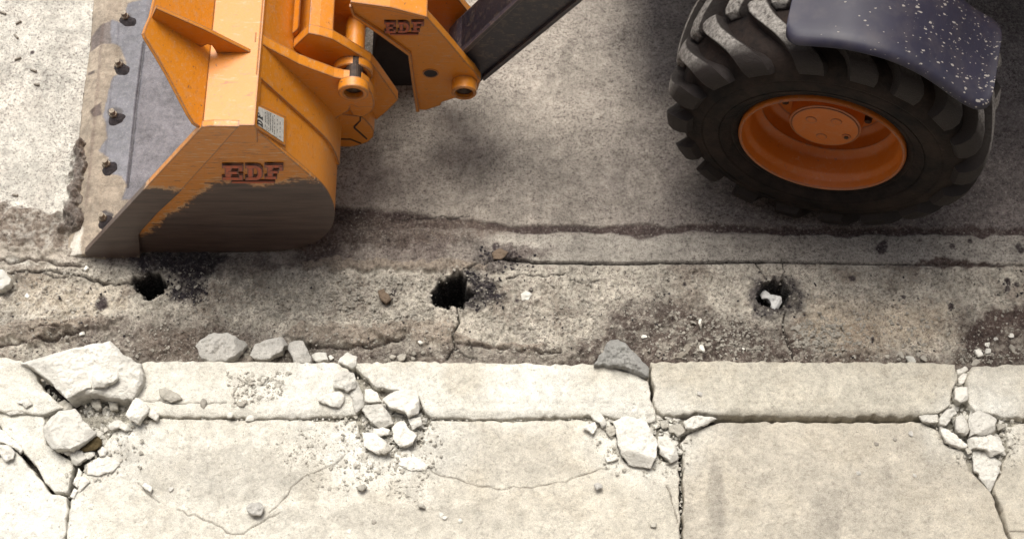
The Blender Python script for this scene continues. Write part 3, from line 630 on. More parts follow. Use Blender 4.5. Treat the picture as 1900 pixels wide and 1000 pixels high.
# -- left break
chunk(A_([(65, 158), (130, 140), (300, 112), (420, 92), (505, 73), (530, 95), (562, 132), (650, 175), (650, 262), (625, 300), (600, 335), (500, 333), (470, 322), (430, 318), (380, 322), (305, 342), (280, 318), (240, 275), (200, 240), (150, 200), (100, 172)]), .185, .11,
      'large pale broken kerb slab tipped up over the dark crack at the left', name='broken_slab', cat='slab', tilt=(-.10, .05), lump=.006, bev=.010)
chunk(A_([(425, 240), (470, 225), (545, 222), (548, 248), (520, 272), (480, 292), (425, 292)]), .205, .03, 'flat pale flake lying on the large tipped kerb slab', tilt=(-.05, -.15))
chunk(A_([(300, 312), (415, 262), (424, 292), (360, 318), (310, 344), (296, 338)]), .192, .05, 'bright wedge of concrete along the lower edge of the tipped kerb slab', tilt=(0, .25))
chunk(A_([(190, 482), (205, 445), (232, 418), (290, 402), (345, 390), (365, 412), (380, 445), (405, 462), (440, 496), (415, 525), (382, 552), (330, 580), (270, 582), (230, 568), (212, 545), (195, 515)]), .165, .055,
      'big rounded white slab of concrete beside the brown mossy soil', tilt=(-.03, -.05), lump=.003)
chunk(A_([(262, 582), (345, 568), (382, 572), (350, 594), (300, 606)]), .125, .03, 'thin sliver poking out under the big rounded white slab')
chunk(A_([(322, 602), (345, 590), (382, 586), (400, 620), (378, 638), (350, 655), (328, 644)]), .125, .03, 'square white chunk below the brown mossy soil')
chunk(A_([(385, 602), (410, 590), (438, 592), (440, 612), (402, 628)]), .12, .02, 'small white flake below right of the brown mossy soil')
chunk(A_([(450, 590), (470, 566), (500, 582), (486, 612), (462, 616)]), .118, .02, 'small pale chunk right of the brown mossy soil')
chunk(A_([(365, 582), (385, 552), (420, 530), (450, 518), (470, 548), (445, 582), (415, 592)]), .128, .03, 'clump of brown mossy soil between the white slabs', 'moss', 'soil', 'soil_clump', lump=.012, rough=.004)
chunk(A_([(362, 706), (395, 708), (418, 730), (390, 758), (362, 784)]), .11, .02, 'triangular white flake beside the slab joint at lower left')
chunk(A_([(322, 802), (342, 760), (362, 772), (342, 812)]), .108, .02, 'small tapering flake in the slab joint at lower left')
chunk(A_([(338, 745), (362, 665), (382, 690), (358, 760)]), .108, .02, 'narrow sliver standing in the slab joint at lower left')
chunk(A_([(380, 650), (440, 622), (520, 590), (560, 640), (520, 690), (440, 705), (400, 700)]), .108, .03, 'pale slab corner broken off at the head of the left joint', lump=.002)
chunk(A_([(580, 424), (600, 382), (622, 340), (662, 355), (690, 382), (682, 410), (658, 436), (636, 460), (602, 446)]), .150, .04, 'white chunk with a small round hole lying against the kerb', tilt=(.05, -.1))
chunk(A_([(680, 402), (710, 392), (738, 428), (722, 448), (688, 428)]), .13, .03, 'small chunk leaning on the white chunk with the round hole')
chunk(A_([(735, 297), (780, 302), (822, 320), (846, 345), (818, 358), (790, 366), (742, 336)]), .135, .02, 'flat grey flake lying alone on the left kerb stone', 'chunk_grey', tilt=(.05, .1))
chunk(A_([(490, 470), (540, 440), (600, 468), (610, 488), (580, 496), (550, 484), (510, 492)]), .122, .03, 'pale angular piece in the rubble right of the big rounded slab')
chunk(A_([(420, 355), (465, 346), (472, 388), (450, 402), (425, 386)]), .12, .04, 'blocky grey piece under the lower edge of the tipped slab', 'chunk_grey')
chunk(A_([(498, 358), (545, 350), (548, 398), (508, 402)]), .12, .04, 'second blocky piece under the tipped slab, right of the first', 'chunk_grey')
chunk(A_([(262, 370), (300, 350), (335, 366), (334, 398), (292, 402)]), .115, .04, 'grey lump at the bottom of the dark crack beside the tipped slab', 'chunk_grey')
chunk(A_([(-30, 470), (0, 490), (42, 522), (80, 545), (106, 582), (92, 597), (55, 572), (20, 552), (-30, 545)]), .12, .03, 'long white flake along the crack at the left edge', tilt=(0, .1))
chunk(A_([(-30, 560), (0, 562), (32, 560), (66, 592), (60, 624), (26, 640), (0, 606), (-30, 600)]), .122, .03, 'squarish white chunk below the long flake at the left edge')
chunk(A_([(65, 372), (100, 352), (130, 345), (150, 372), (118, 392), (80, 368)]), .13, .015, 'thin flake lying on the leftmost kerb stone')
chunk(A_([(15, 412), (60, 402), (120, 406), (118, 416), (40, 422)]), .115, .015, 'thin strip of flaked concrete at the joint by the left edge')
chunk([(-20, 498), (6, 500), (20, 516), (16, 526), (4, 536), (-20, 536)], .05, .05, 'white angular stone on the gutter at the left edge', 'white_stone', 'stone', 'stone', tilt=(.2, .1))
# -- stones at the foot of the kerb
chunk(A_([(902, 98), (930, 70), (962, 40), (1010, 44), (1052, 36), (1092, 58), (1142, 78), (1120, 112), (1088, 148), (1042, 172), (985, 172), (930, 150)]), .075, .08, 'pale speckled rock at the foot of the kerb, left of the hollow stone', 'granite', 'rock', 'rock', tilt=(.05, .15), lump=.012, rough=.006, facets=9)
chunk([(462, 657), (474, 636), (500, 628), (524, 624), (534, 636), (524, 650), (500, 664), (478, 664)], .06, .05, 'pale rock with a dark hollow under it at the foot of the kerb', 'granite', 'rock', 'rock', tilt=(.1, .2), lump=.006)
chunk([(533, 634), (545, 628), (562, 630), (570, 646), (577, 668), (560, 672), (544, 670), (536, 650)], .075, .07, 'upright pale rock just right of the rock with the hollow', 'granite', 'rock', 'rock', tilt=(.1, -.3), lump=.008)
chunk(B_([(190, 145), (230, 130), (262, 132), (272, 165), (210, 172)]), .04, .04, 'small white rock in the corner between gutter and kerb', 'white_stone', 'rock', 'rock')
chunk(B_([(316, 176), (340, 145), (362, 128), (408, 150), (404, 190), (380, 205), (350, 192)]), .13, .10, 'white wedge of concrete bridging gutter and kerb at the crack', tilt=(0, -.2))
chunk(B_([(590, 150), (612, 138), (636, 142), (626, 170), (600, 176)]), .03, .03, 'tan angular stone at the foot of the middle kerb stone', 'pebble', 'stone', 'stone')
chunk(B_([(272, 150), (285, 142), (300, 158), (282, 172)]), .02, .02, 'small triangular white stone beside the small white rock', 'white_stone', 'stone', 'stone')
chunk([(384, 655), (396, 650), (392, 668), (380, 670)], .02, .02, 'small tan chip at the foot of the kerb left of the hollow rock', 'pebble', 'stone', 'stone')
chunk(C_([(255, 187), (280, 140), (335, 57), (370, 55), (410, 95), (455, 135), (500, 178), (515, 196), (512, 238), (492, 242), (440, 215), (380, 200), (320, 194)]), .15, .12, 'rough dark grey triangular rock jammed at the end of the middle kerb stone', 'dark_granite', 'rock', 'rock', tilt=(.05, -.12), lump=.022, rough=.009, facets=8)
chunk(C_([(598, 165), (640, 128), (680, 96), (742, 78), (735, 92), (695, 130), (660, 160)]), .012, .012, 'flat weathered wood splinter in the wet gutter soil', 'wood', 'wood', 'wood_splinter', lump=.002)
chunk([(700, 540), (712, 534), (726, 554), (716, 562), (706, 556)], .03, .03, 'brown clod between the first and second hole', 'clay', 'clod', 'clod')
chunk([(966, 545), (976, 538), (988, 545), (980, 556), (968, 556)], .02, .02, 'white flake to the right of the middle hole', 'white_stone', 'stone', 'stone')
chunk([(912, 468), (926, 458), (944, 466), (930, 482), (916, 480)], .02, .02, 'flat brown stone above right of the middle hole', 'clay', 'stone', 'stone')
# -- second break
chunk(B_([(520, 342), (545, 320), (575, 305), (640, 300), (682, 306), (692, 335), (696, 365), (690, 408), (642, 430), (602, 400), (558, 390), (535, 365)]), .150, .04, 'broad white slab piece on top of the second break', tilt=(.02, -.06))
chunk(B_([(425, 392), (442, 370), (518, 370), (545, 398), (562, 422), (576, 458), (545, 470), (510, 480), (470, 452), (445, 425)]), .140, .04, 'pale chunk left below the broad white piece of the second break', tilt=(.06, -.1))
chunk(B_([(300, 232), (340, 216), (392, 228), (402, 262), (400, 292), (360, 312), (322, 298), (292, 292)]), .150, .04, 'thick pale lump on the kerb at the top of the second break', tilt=(-.1, 0), lump=.008)
chunk(B_([(222, 356), (245, 332), (272, 320), (340, 308), (348, 348), (322, 386), (262, 372)]), .140, .03, 'grey-cream flake on the kerb at the left of the second break', tilt=(.05, .1), lump=.006)
chunk(B_([(565, 482), (590, 458), (622, 440), (642, 478), (686, 518), (664, 558), (600, 566), (572, 532)]), .135, .035, 'pale five-sided chunk at the middle of the second break', tilt=(0, -.1))
chunk(B_([(428, 502), (480, 500), (510, 522), (542, 540), (546, 588), (512, 602), (470, 588), (438, 570)]), .130, .03, 'pale chunk at the lower left of the second break')
chunk(B_([(508, 592), (552, 560), (562, 588), (532, 606)]), .135, .03, 'small dark grey wedge at the bottom of the second break', 'chunk_grey')
chunk(B_([(642, 442), (700, 430), (708, 468), (664, 492)]), .125, .03, 'square pale chunk right of the five-sided chunk')
chunk(B_([(366, 306), (410, 292), (436, 332), (440, 380), (402, 415), (384, 372)]), .130, .03, 'long pale piece beside the crack in the second break')
chunk(B_([(440, 302), (470, 300), (502, 320), (524, 362), (480, 364), (442, 362)]), .130, .03, 'flat wedge left of the broad white piece')
chunk(B_([(478, 484), (520, 480), (560, 492), (552, 516), (512, 522), (482, 512)]), .125, .02, 'narrow flake between the pale chunks of the second break')
chunk(B_([(560, 604), (600, 585), (642, 580), (690, 625), (745, 658), (720, 676), (660, 684), (592, 650)]), .106, .03, 'flat slab corner sunk at the bottom of the second break', lump=.002)
chunk(B_([(400, 755), (440, 740), (456, 758), (430, 776), (410, 772)]), .122, .02, 'grey flat stone on the slab below the second break', 'chunk_grey', 'stone', 'stone')
chunk(B_([(684, 838), (715, 836), (728, 855), (692, 852)]), .118, .015, 'thin grey chip on the slab below the long curved crack', 'chunk_grey', 'stone', 'stone')
chunk([(456, 940), (466, 931), (482, 930), (490, 940), (484, 955), (470, 956), (458, 948)], .130, .03, 'craggy grey stone alone on the lower left slab', 'granite', 'rock', 'rock', lump=.010)
chunk([(262, 900), (270, 894), (284, 904), (280, 912), (270, 908)], .118, .018, 'pale flake at the head of the short crack on the lower left slab')
# -- third break
chunk(C_([(238, 424), (285, 405), (302, 432), (318, 462), (295, 480), (262, 452)]), .130, .03, 'pale rhombic flake at the left of the third break', tilt=(.05, -.1))
chunk(C_([(203, 482), (260, 454), (272, 478), (250, 515), (235, 500)]), .125, .025, 'angular chip left of the rhombic flake')
chunk(C_([(308, 484), (350, 470), (362, 508), (330, 526)]), .118, .02, 'small grey chip at the left of the biggest piece of the third break', 'chunk_grey')
chunk(C_([(345, 446), (380, 434), (440, 430), (500, 445), (512, 475), (525, 502), (550, 540), (545, 620), (522, 662), (490, 655), (440, 648), (405, 622), (380, 600), (365, 545), (358, 495)]), .145, .04, 'biggest piece of the third break, a long pale slab fragment', tilt=(-.02, -.06), lump=.005)
chunk(C_([(552, 518), (590, 520), (618, 548), (642, 580), (652, 620), (612, 642), (576, 612), (548, 560)]), .132, .035, 'narrow pale chunk against the straight slab joint', tilt=(.08, 0))
chunk(C_([(304, 616), (362, 600), (370, 626), (316, 642)]), .115, .02, 'flat grey chip below left of the biggest piece of the third break')
chunk(C_([(670, 452), (740, 425), (832, 432), (785, 460), (720, 490), (682, 486)]), .130, .03, 'pointed flake beside the left end of the dark gap', tilt=(0, -.08))
chunk(C_([(600, 472), (660, 462), (690, 490), (645, 526), (606, 502)]), .115, .03, 'grey crumbling chunk in the middle of the third break', 'chunk_grey')
chunk(C_([(560, 452), (600, 446), (606, 478), (572, 488)]), .110, .03, 'small dark chip under the kerb end in the third break', 'chunk_grey')
chunk(C_([(253, 745), (272, 734), (295, 745), (296, 760), (268, 772)]), .125, .025, 'small grey rock alone on the slab below the third break', 'granite', 'rock', 'rock', lump=.008)
chunk(C_([(515, 925), (545, 922), (546, 944), (518, 942)]), .112, .012, 'thin square chip near the bottom beside the straight slab joint', 'chunk_grey', 'stone', 'stone')
# -- right break
chunk(D_([(515, 425), (560, 420), (602, 420), (606, 455), (562, 460), (530, 452)]), .125, .03, 'pale flake at the right end of the dark gap')
chunk(D_([(605, 442), (622, 418), (642, 398), (682, 388), (692, 414), (662, 445), (640, 472), (610, 466)]), .140, .04, 'slanting pale chunk leaning into the right break', tilt=(-.2, .1))
chunk(D_([(680, 302), (705, 290), (740, 292), (742, 350), (705, 366), (680, 345)]), .145, .05, 'blocky pale chunk wedged between two kerb ends on the right')
chunk(D_([(748, 422), (780, 405), (820, 400), (850, 412), (870, 432), (872, 488), (832, 510), (755, 516), (745, 470)]), .155, .05, 'largest smooth white chunk of the right break', tilt=(.03, -.05), lump=.003)
chunk(D_([(685, 432), (715, 422), (735, 452), (752, 490), (740, 512), (700, 502), (684, 482)]), .145, .045, 'rough pale chunk left of the largest smooth white one', tilt=(-.1, 0))
chunk(D_([(608, 470), (650, 490), (700, 530), (742, 560), (736, 576), (690, 566), (640, 546), (618, 506)]), .125, .035, 'long curved flake at the lower left of the right break')
chunk(D_([(742, 532), (780, 512), (822, 505), (890, 520), (918, 575), (885, 600), (855, 612), (828, 582), (755, 576)]), .138, .035, 'pale ledge piece below the largest smooth white chunk', tilt=(0, -.06))
chunk(D_([(758, 582), (830, 592), (862, 616), (902, 640), (890, 680), (868, 730), (848, 780), (810, 735), (770, 680)]), .108, .03, 'V-shaped slab fragment pointing down at the right', lump=.003)
chunk(D_([(872, 466), (915, 462), (922, 480), (882, 496)]), .115, .03, 'small dark chip right of the largest smooth white chunk', 'chunk_grey')
chunk(D_([(695, 252), (722, 228), (740, 240), (722, 275), (700, 285)]), .11, .04, 'small pale chip in the upper gap between two kerb ends on the right')
chunk(D_([(688, 212), (728, 196), (748, 208), (722, 228), (692, 240)]), .10, .04, 'flat chip at the top of the gap between two kerb ends on the right')
chunk(D_([(725, 575), (750, 572), (762, 600), (740, 606)]), .118, .02, 'small chip at the left tip of the V-shaped fragment', 'chunk_grey')
# -- stones lying in the gutter, right half
chunk(D_([(772, 118), (800, 112), (816, 148), (790, 152), (775, 135)]), .03, .03, 'white angular stone at the foot of the kerb near the right break', 'white_stone', 'stone', 'stone')
# crumpled paper in the third hole
chunk([(1410, 546), (1418, 536), (1430, 545), (1426, 554), (1414, 554)], -.03, .02, 'crumpled white paper scrap at the upper left of the third hole', 'paper', 'litter', 'paper_scrap', lump=.010)
chunk([(1422, 550), (1436, 544), (1450, 548), (1452, 560), (1442, 576), (1432, 572), (1430, 560)], -.03, .025, 'larger crumpled white paper in the middle of the third hole', 'paper', 'litter', 'paper_scrap', lump=.018)
chunk([(1257, 604), (1262, 602), (1266, 614), (1260, 616)], .008, .006, 'small orange plastic strip on the wet gutter soil', 'orange_bit', 'litter', 'plastic_strip', lump=0, bev=.001, jamp=.0003)
# -- single rounded pebbles
PEB = [(1690, 668, 9, 1.4, 'white oval pebble, largest of the cluster at the kerb foot'), (1702, 660, 6, 1, 'small pebble above the largest oval one'), (1714, 667, 7, 1, 'grey pebble right of the largest oval one'), (1672, 659, 7, 1.5, 'grey pebble left above the kerb-foot cluster'),
       (1646, 663, 6, 1, 'small pale pebble left of the kerb-foot cluster'), (1876, 623, 7, 1.2, 'white pebble on the dark wet patch at the right edge'), (1878, 645, 7, 1.7, 'tan elongated pebble at the right edge'), (1848, 630, 6, 1, 'brown pebble on the dark wet patch'), (1832, 640, 6, 1.3, 'upper tan pebble above the white angular stone'),
       (1833, 652, 6, 1.2, 'lower tan pebble above the white angular stone'), (1810, 673, 8, 1.4, 'grey flat pebble at the foot of the last kerb stone'), (1196, 626, 6, 1, 'white pebble above the flat wood splinter'), (1302, 647, 7, 1.4, 'white oval pebble right of the wood splinter'), (1299, 597, 5, 1.5, 'white upright pebble right of the orange strip'),
       (1339, 641, 4, 1, 'tiny round pebble left of the gutter crack'), (1379, 647, 4, 1, 'tiny white pebble left of the gutter crack'), (768, 656, 5, 1, 'pale pebble at the kerb foot, middle'), (766, 665, 5, 1, 'lower of the two pale pebbles at the kerb foot'), (780, 636, 5, 1.4, 'white pebble above the middle kerb stone'), (729, 663, 6, 1.3, 'grey pebble left of the tan angular stone'),
       (825, 961, 5, 1.2, 'white pebble near the bottom middle'), (820, 955, 5, 1.4, 'pale pebble touching the white one near the bottom middle'), (694, 968, 5, 1.2, 'grey pebble below the long curved crack'), (648, 986, 6, 1, 'white pebble at the bottom of the middle slab'), (854, 966, 4, 1.3, 'bright white chip at the bottom middle'),
       (1691, 804, 5, 1.3, 'grey pebble on the right slab near the dark gap'), (1660, 816, 5, 1.1, 'second grey pebble on the right slab'), (1626, 823, 5, 1.4, 'flat grey pebble on the right slab'), (1697, 882, 4, 1, 'dark pebble in the middle of the right slab'), (1593, 878, 4, 1.4, 'small dark pebble left of centre on the right slab'),
       (378, 748, 7, 1.6, 'grey pebble on the left kerb stone'), (450, 750, 8, 1, 'round pale stone at the lower edge of the left kerb stone'), (427, 770, 7, 1, 'white stone in the joint under the left kerb stone'), (465, 776, 8, 1.4, 'second white stone in the joint under the left kerb stone'), (318, 908, 5, 1.2, 'left brown pebble of the pair on the lower slab'), (350, 907, 4, 1.1, 'right brown pebble of the pair on the lower slab'),
       (1298, 731, 5, 1.3, 'dark pebble on the fourth kerb stone'), (400, 662, 6, 1, 'round white pebble at the foot of the left kerb stone'), (52, 550, 6, 1, 'white pebble in the gravel at the left'), (153, 620, 6, 1.3, 'white stone on the mud lip at the left'), (22, 653, 5, 1.4, 'pale stone in the mud at lower left'), (331, 534, 6, 1.2, 'pale stone right of the first hole'), (161, 499, 6, 1.2, 'white stone under the bucket corner')]
for u, v, r, a, lb in PEB:
    z = KZ if 672 < v < 772 else (PZ if v >= 772 else road_z(*gz(u, v))+.002)
    rock('pebble', u, v, r, z, M['white_stone'] if 'white' in lb else (M['granite'] if ('brown' in lb or 'dark' in lb) else M['pebble']), lb, 'pebble', 'loose pebbles', asp=a)
# wood chips scattered on the bright concrete upper left
for u, v, L, a, lb in ((5, 24, 17, .5, 'dark wood chip in the top left corner'), (34, 42, 14, -.5, 'wood chip below the corner chip on the bright concrete'), (33, 109, 15, -.35, 'wood chip on bright concrete at the left edge'), (62, 131, 15, .4, 'dark wood chip above the pale stub'), (68, 157, 12, .3, 'pale stubby wood chip left of the bucket edge'), (30, 68, 14, .9, 'thin curved wood chip near the left edge'), (28, 362, 12, .3, 'thin twig just above the grey mud')):
    x, y = gz(u, v, .006); l = L/600/2; wd_ = .0045
    P = [(-l, -wd_, 0), (l, -wd_*.6, 0), (l*.9, wd_, 0), (-l*.9, wd_*.7, 0), (-l, -wd_*.8, .006), (l*.95, -wd_*.5, .008), (l*.85, wd_*.8, .007), (-l*.85, wd_*.5, .005)]
    ca, sa = math.cos(-a), math.sin(-a); P = [(x+p[0]*ca-p[1]*sa, y+p[0]*sa+p[1]*ca, .003+p[2]) for p in P]
    tag(mk('wood_chip', P, [(0, 1, 2, 3), (4, 5, 6, 7), (0, 1, 5, 4), (1, 2, 6, 5), (2, 3, 7, 6), (3, 0, 4, 7)], M['wood']), lb, 'wood chip', 'wood chips on the road')

# ---------------- uncountable gravel and crumbs
def gravel(name, spots, mat, label, cat):
    """spots: (x, y, z, size)"""
    base = []
    for k in range(5):
        r = np.random.default_rng(90+k); bm = bmesh.new()
        for _ in range(9):
            q = r.normal(size=3); q /= np.linalg.norm(q); bm.verts.new(q*r.uniform(.75, 1.1)*np.array([1.1, .9, .65]))
        bmesh.ops.convex_hull(bm, input=bm.verts)
        for q in [q for q in bm.verts if not q.link_faces]: bm.verts.remove(q)
        bm.verts.index_update(); base.append((np.array([q.co[:] for q in bm.verts]), [[q.index for q in f.verts] for f in bm.faces])); bm.free()
    V = []; Fc = []; n = 0
    for i, (x, y, z, s) in enumerate(spots):
        bv, bf = base[i % 5]; a = rng.uniform(0, 6.28); c_, s_ = math.cos(a), math.sin(a)
        R = np.array([[c_, -s_, 0], [s_, c_, 0], [0, 0, 1]]); V.append(bv@R.T*s+np.array([x, y, z+s*.25])); Fc += [[j+n for j in f] for f in bf]; n += len(bv)
    o = mk(name, np.concatenate(V), Fc, mat); return tag(o, label, cat, None, 'stuff')
def scatter(n, ps, z, s0, s1, onroad=True, clump=0):
    Q = gzs(ps, z); out = []; lo, hi = Q.min(0), Q.max(0)
    while len(out) < n:
        x = rng.uniform(lo[0], hi[0], 4*n); y = rng.uniform(lo[1], hi[1], 4*n); k = inside(x, y, Q)
        if clump: k &= fbm(x, y, 18, 2, .5, 60) > clump-.15+rng.uniform(-.15, .15, 4*n)
        for a, b in zip(x[k], y[k]):
            s = s0+(s1-s0)*rng.random()**3
            out.append((a, b, road_z(a, b) if onroad else z, s))
            if len(out) >= n: break
    return out
gut_all = [(-40, 500), (1940, 500), (1940, 672), (-40, 672)]
gravel('gravel', scatter(5200, gut_all, 0, .0022, .0085, True, .0)+scatter(700, [(520, 510), (800, 515), (800, 590), (640, 600), (440, 600), (300, 590), (380, 540)], 0, .003, .008)+scatter(420, [(440, 515), (800, 515), (800, 600), (440, 600)], 0, .004, .011, True, .05)+scatter(380, [(1230, 580), (1720, 585), (1720, 670), (1180, 670)], 0, .004, .011, True, .05)+scatter(160, [(1470, 600), (1560, 605), (1600, 640), (1540, 656), (1470, 645)], 0, .006, .013)+
       scatter(130, [(1330, 590), (1400, 600), (1420, 650), (1360, 660), (1310, 620)], 0, .004, .009)+scatter(90, [(1790, 650), (1880, 660), (1880, 676), (1750, 676)], 0, .004, .009)+scatter(300, [(890, 560), (1100, 560), (1120, 640), (900, 640)], 0, .003, .008),
       M['pebble'], 'fine tan gravel strewn along the gutter between road and kerb', 'gravel')
gravel('black_crumbs', scatter(160, [(318, 478), (385, 485), (390, 560), (340, 570), (310, 550)], 0, .003, .009)+scatter(130, [(860, 500), (930, 520), (935, 575), (870, 580)], 0, .003, .009)+scatter(70, [(880, 455), (1000, 470), (990, 505), (900, 510)], 0, .003, .008)+scatter(110, [(1385, 515), (1470, 510), (1500, 590), (1390, 592)], 0, .002, .007)+
       scatter(40, [(1850, 505), (1940, 500), (1940, 560), (1850, 550)], 0, .003, .009)+scatter(700, gut_all, 0, .0018, .006, True, .08), M['asphalt_crumb'], 'black tar and asphalt crumbs around the holes', 'crumbs')
zz = []
for ps, n, z, s0, s1 in (([(160, 745), (260, 740), (240, 830), (180, 850), (150, 800)], 420, .075, .004, .020), ([(60, 690), (110, 740), (130, 760), (100, 760)], 30, .05, .006, .014), ([(660, 740), (790, 740), (800, 850), (690, 850)], 520, .085, .004, .019), ([(1120, 770), (1260, 770), (1262, 850), (1150, 860)], 380, .085, .004, .017),
                         ([(1740, 690), (1800, 690), (1870, 790), (1860, 850), (1780, 850)], 420, .085, .004, .017), ([(300, 770), (640, 772), (640, 782), (300, 780)], 160, .095, .003, .008), ([(800, 772), (1120, 772), (1120, 782), (800, 782)], 120, .095, .002, .006), ([(1222, 780), (1260, 775), (1260, 1000), (1268, 1000), (1268, 790), (1270, 780)], 100, .05, .003, .008)):
    zz += scatter(n, ps, z, s0, s1, False)
gravel('rubble_crumbs', zz, M['chunk'], 'small pale crumbs filling the breaks between kerb and slabs', 'rubble')
zz = scatter(500, [(600, 680), (800, 700), (830, 870), (640, 880)], PZ+.004, .002, .011, False)+scatter(260, [(90, 740), (300, 740), (260, 880), (120, 900)], PZ+.004, .002, .010, False)+scatter(260, [(1080, 760), (1300, 760), (1270, 880), (1120, 880)], PZ+.004, .002, .009, False)+scatter(260, [(1720, 760), (1900, 780), (1880, 880), (1760, 860)], PZ+.002, .002, .009, False)+scatter(260, [(420, 690), (540, 690), (520, 740), (430, 760)], KZ, .002, .010, False)+scatter(2600, [(0, 785), (1250, 785), (1250, 1000), (0, 1000)], PZ, .0012, .0035, False, .05)+scatter(420, [(560, 790), (800, 860), (780, 930), (560, 900), (480, 840)], PZ, .002, .009, False, .08)+scatter(900, [(1290, 800), (1800, 800), (1830, 1000), (1290, 1000)], PZ, .0012, .0035, False)+scatter(900, [(270, 680), (1750, 680), (1750, 750), (270, 750)], KZ-.002, .0012, .0045, False)
gravel('grit', zz, M['chunk_grey'], 'fine grit sprinkled over the kerb stones and paving slabs', 'grit')
gravel('road_grit', scatter(700, [(-20, 0), (150, 0), (130, 370), (-20, 370)], 0, .0015, .004)+scatter(1200, [(640, 300), (1900, 300), (1900, 480), (640, 480)], 0, .0012, .0035), M['pebble'], 'fine grit on the concrete road', 'grit')
#MACHINE
def rp(u, v, p0, n):
    d = _ray(u, v); c = np.array([0, 0, CAM_H]); n = np.array(n, float); return c+d*((np.array(p0)-c)@n)/(d@n)
def chaikin(P, k=2):
    P = [np.array(p, float) for p in P]
    for _ in range(k):
        Q = [P[0]]
        for a, b in zip(P[:-1], P[1:]): Q += [a*.75+b*.25, a*.25+b*.75]
        P = Q+[P[-1]]
    return P
def offset_open(P, d):
    out = []
    for i in range(len(P)):
        a = P[max(i-1, 0)]; b = P[min(i+1, len(P)-1)]; t = (b-a)/np.linalg.norm(b-a); out.append(P[i]+np.array([-t[1], t[0]])*d)
    return out
Cc = lambda s, ox, oy: (lambda l: [(ox+x/s, oy+y/s) for x, y in l])
c2, c3, c7 = Cc(3.3327, 400, 0), Cc(3.334, 100, 200), Cc(4.545, 580, 60)
L = tag(empty('wheel_loader', (.6, 2.9, 0)), 'orange wheel loader parked on the road with its bucket lowered behind the kerb', 'loader')
# ---------------------------------------------------------------- bucket
y0 = gz(157, 470, 0)[1]; YB = y0+1.75
arc = chaikin(pxs([(464, 231), (530, 287), (575, 325), (602, 350), (616, 375), (623, 400), (612, 432), (582, 452), (540, 464), (470, 468), (330, 469), (255, 468)], y0), 2)
shell_out = arc; shell_in = offset_open(arc, -.012)
bucket = mk('bucket', *prism([tuple(p) for p in shell_out]+[tuple(p) for p in shell_in[::-1]], y0+.010, YB), M['orange'], L, smooth=True)
ZT = gy(464, 231, y0)[1]
dbl_y = gz(472, 140, ZT)[1]
dbl = [p for p in arc if p[1] > .30]
mk('wear_band', *prism([tuple(p) for p in offset_open(dbl, .009)]+[tuple(p) for p in offset_open(dbl, -.004)[::-1]], dbl_y, YB-.01), M['orange'], bucket, smooth=True, bevel=.002)
main = [tuple(p) for p in arc]+pxs([(235, 468), (235, 452), (250, 430), (275, 398), (335, 330), (375, 286), (420, 240), (440, 234)], y0)
mk('side_plate', *prism(main, y0, y0+.014), M['orange_panel'], bucket, bevel=.0025)
ys_ = y0-.022
strip = pxs([(374, 236), (396, 234), (444, 235), (425, 256), (394, 291), (361, 327), (334, 357), (292, 396), (263, 428), (257, 438), (259, 452), (260, 478), (210, 480), (160, 476), (157, 470)], ys_)
mk('side_cutter', *prism(strip, ys_, y0-.0005), M['orange_side'], bucket, bevel=.003)
# top beam
xa, xb = gz(376, 222, ZT)[0], gz(476, 222, ZT)[0]
mk('top_beam', *prism([(xa, ZT), (xb-.004, ZT+.002), (xb, ZT-.02), (xb-.01, ZT-.10), (xa, ZT-.10), (xa-.002, ZT-.01)], y0-.004, YB), M['orange'], bucket, bevel=.004)
# spill guard: steep plate rising from the beam, its outer corner cut off
KS = 1.35; sn = (KS, 0, 1); sp0 = (xa+.004, 0, ZT+.002)
ed_ = [rp(u, v, sp0, sn) for u, v in [(372, 236), (361, 229), (350, 212), (331, 176), (311, 138), (290, 102), (270, 70), (267, 62), (272, 48), (280, 30), (287, 0), (294, -40), (300, -90)]]
ed_ += [np.array([xa+.003, ed_[-1][1], ZT+.003]), np.array([xa+.003, y0+.001, ZT+.003])]
nn = np.array([KS, 0, 1])/math.hypot(KS, 1)*.012
n_ = len(ed_); V = [p for p in ed_]+[p-nn for p in ed_]
mk('spill_guard', V, [list(range(n_)), list(range(2*n_-1, n_-1, -1))]+[[i, (i+1) % n_, (i+1) % n_+n_, i+n_] for i in range(n_)], M['orange'], bucket, bevel=.0025)
yg = gz(466, 99, ZT)[1]
g_ = pxs([(466, 99), (380, 56), (289, 16), (280, 36), (330, 66), (374, 88), (378, 86), (385, 83), (393, 85), (398, 92), (402, 99)], yg)
mk('gusset', *prism(g_, yg, yg+.012), M['orange'], bucket, bevel=.0015)
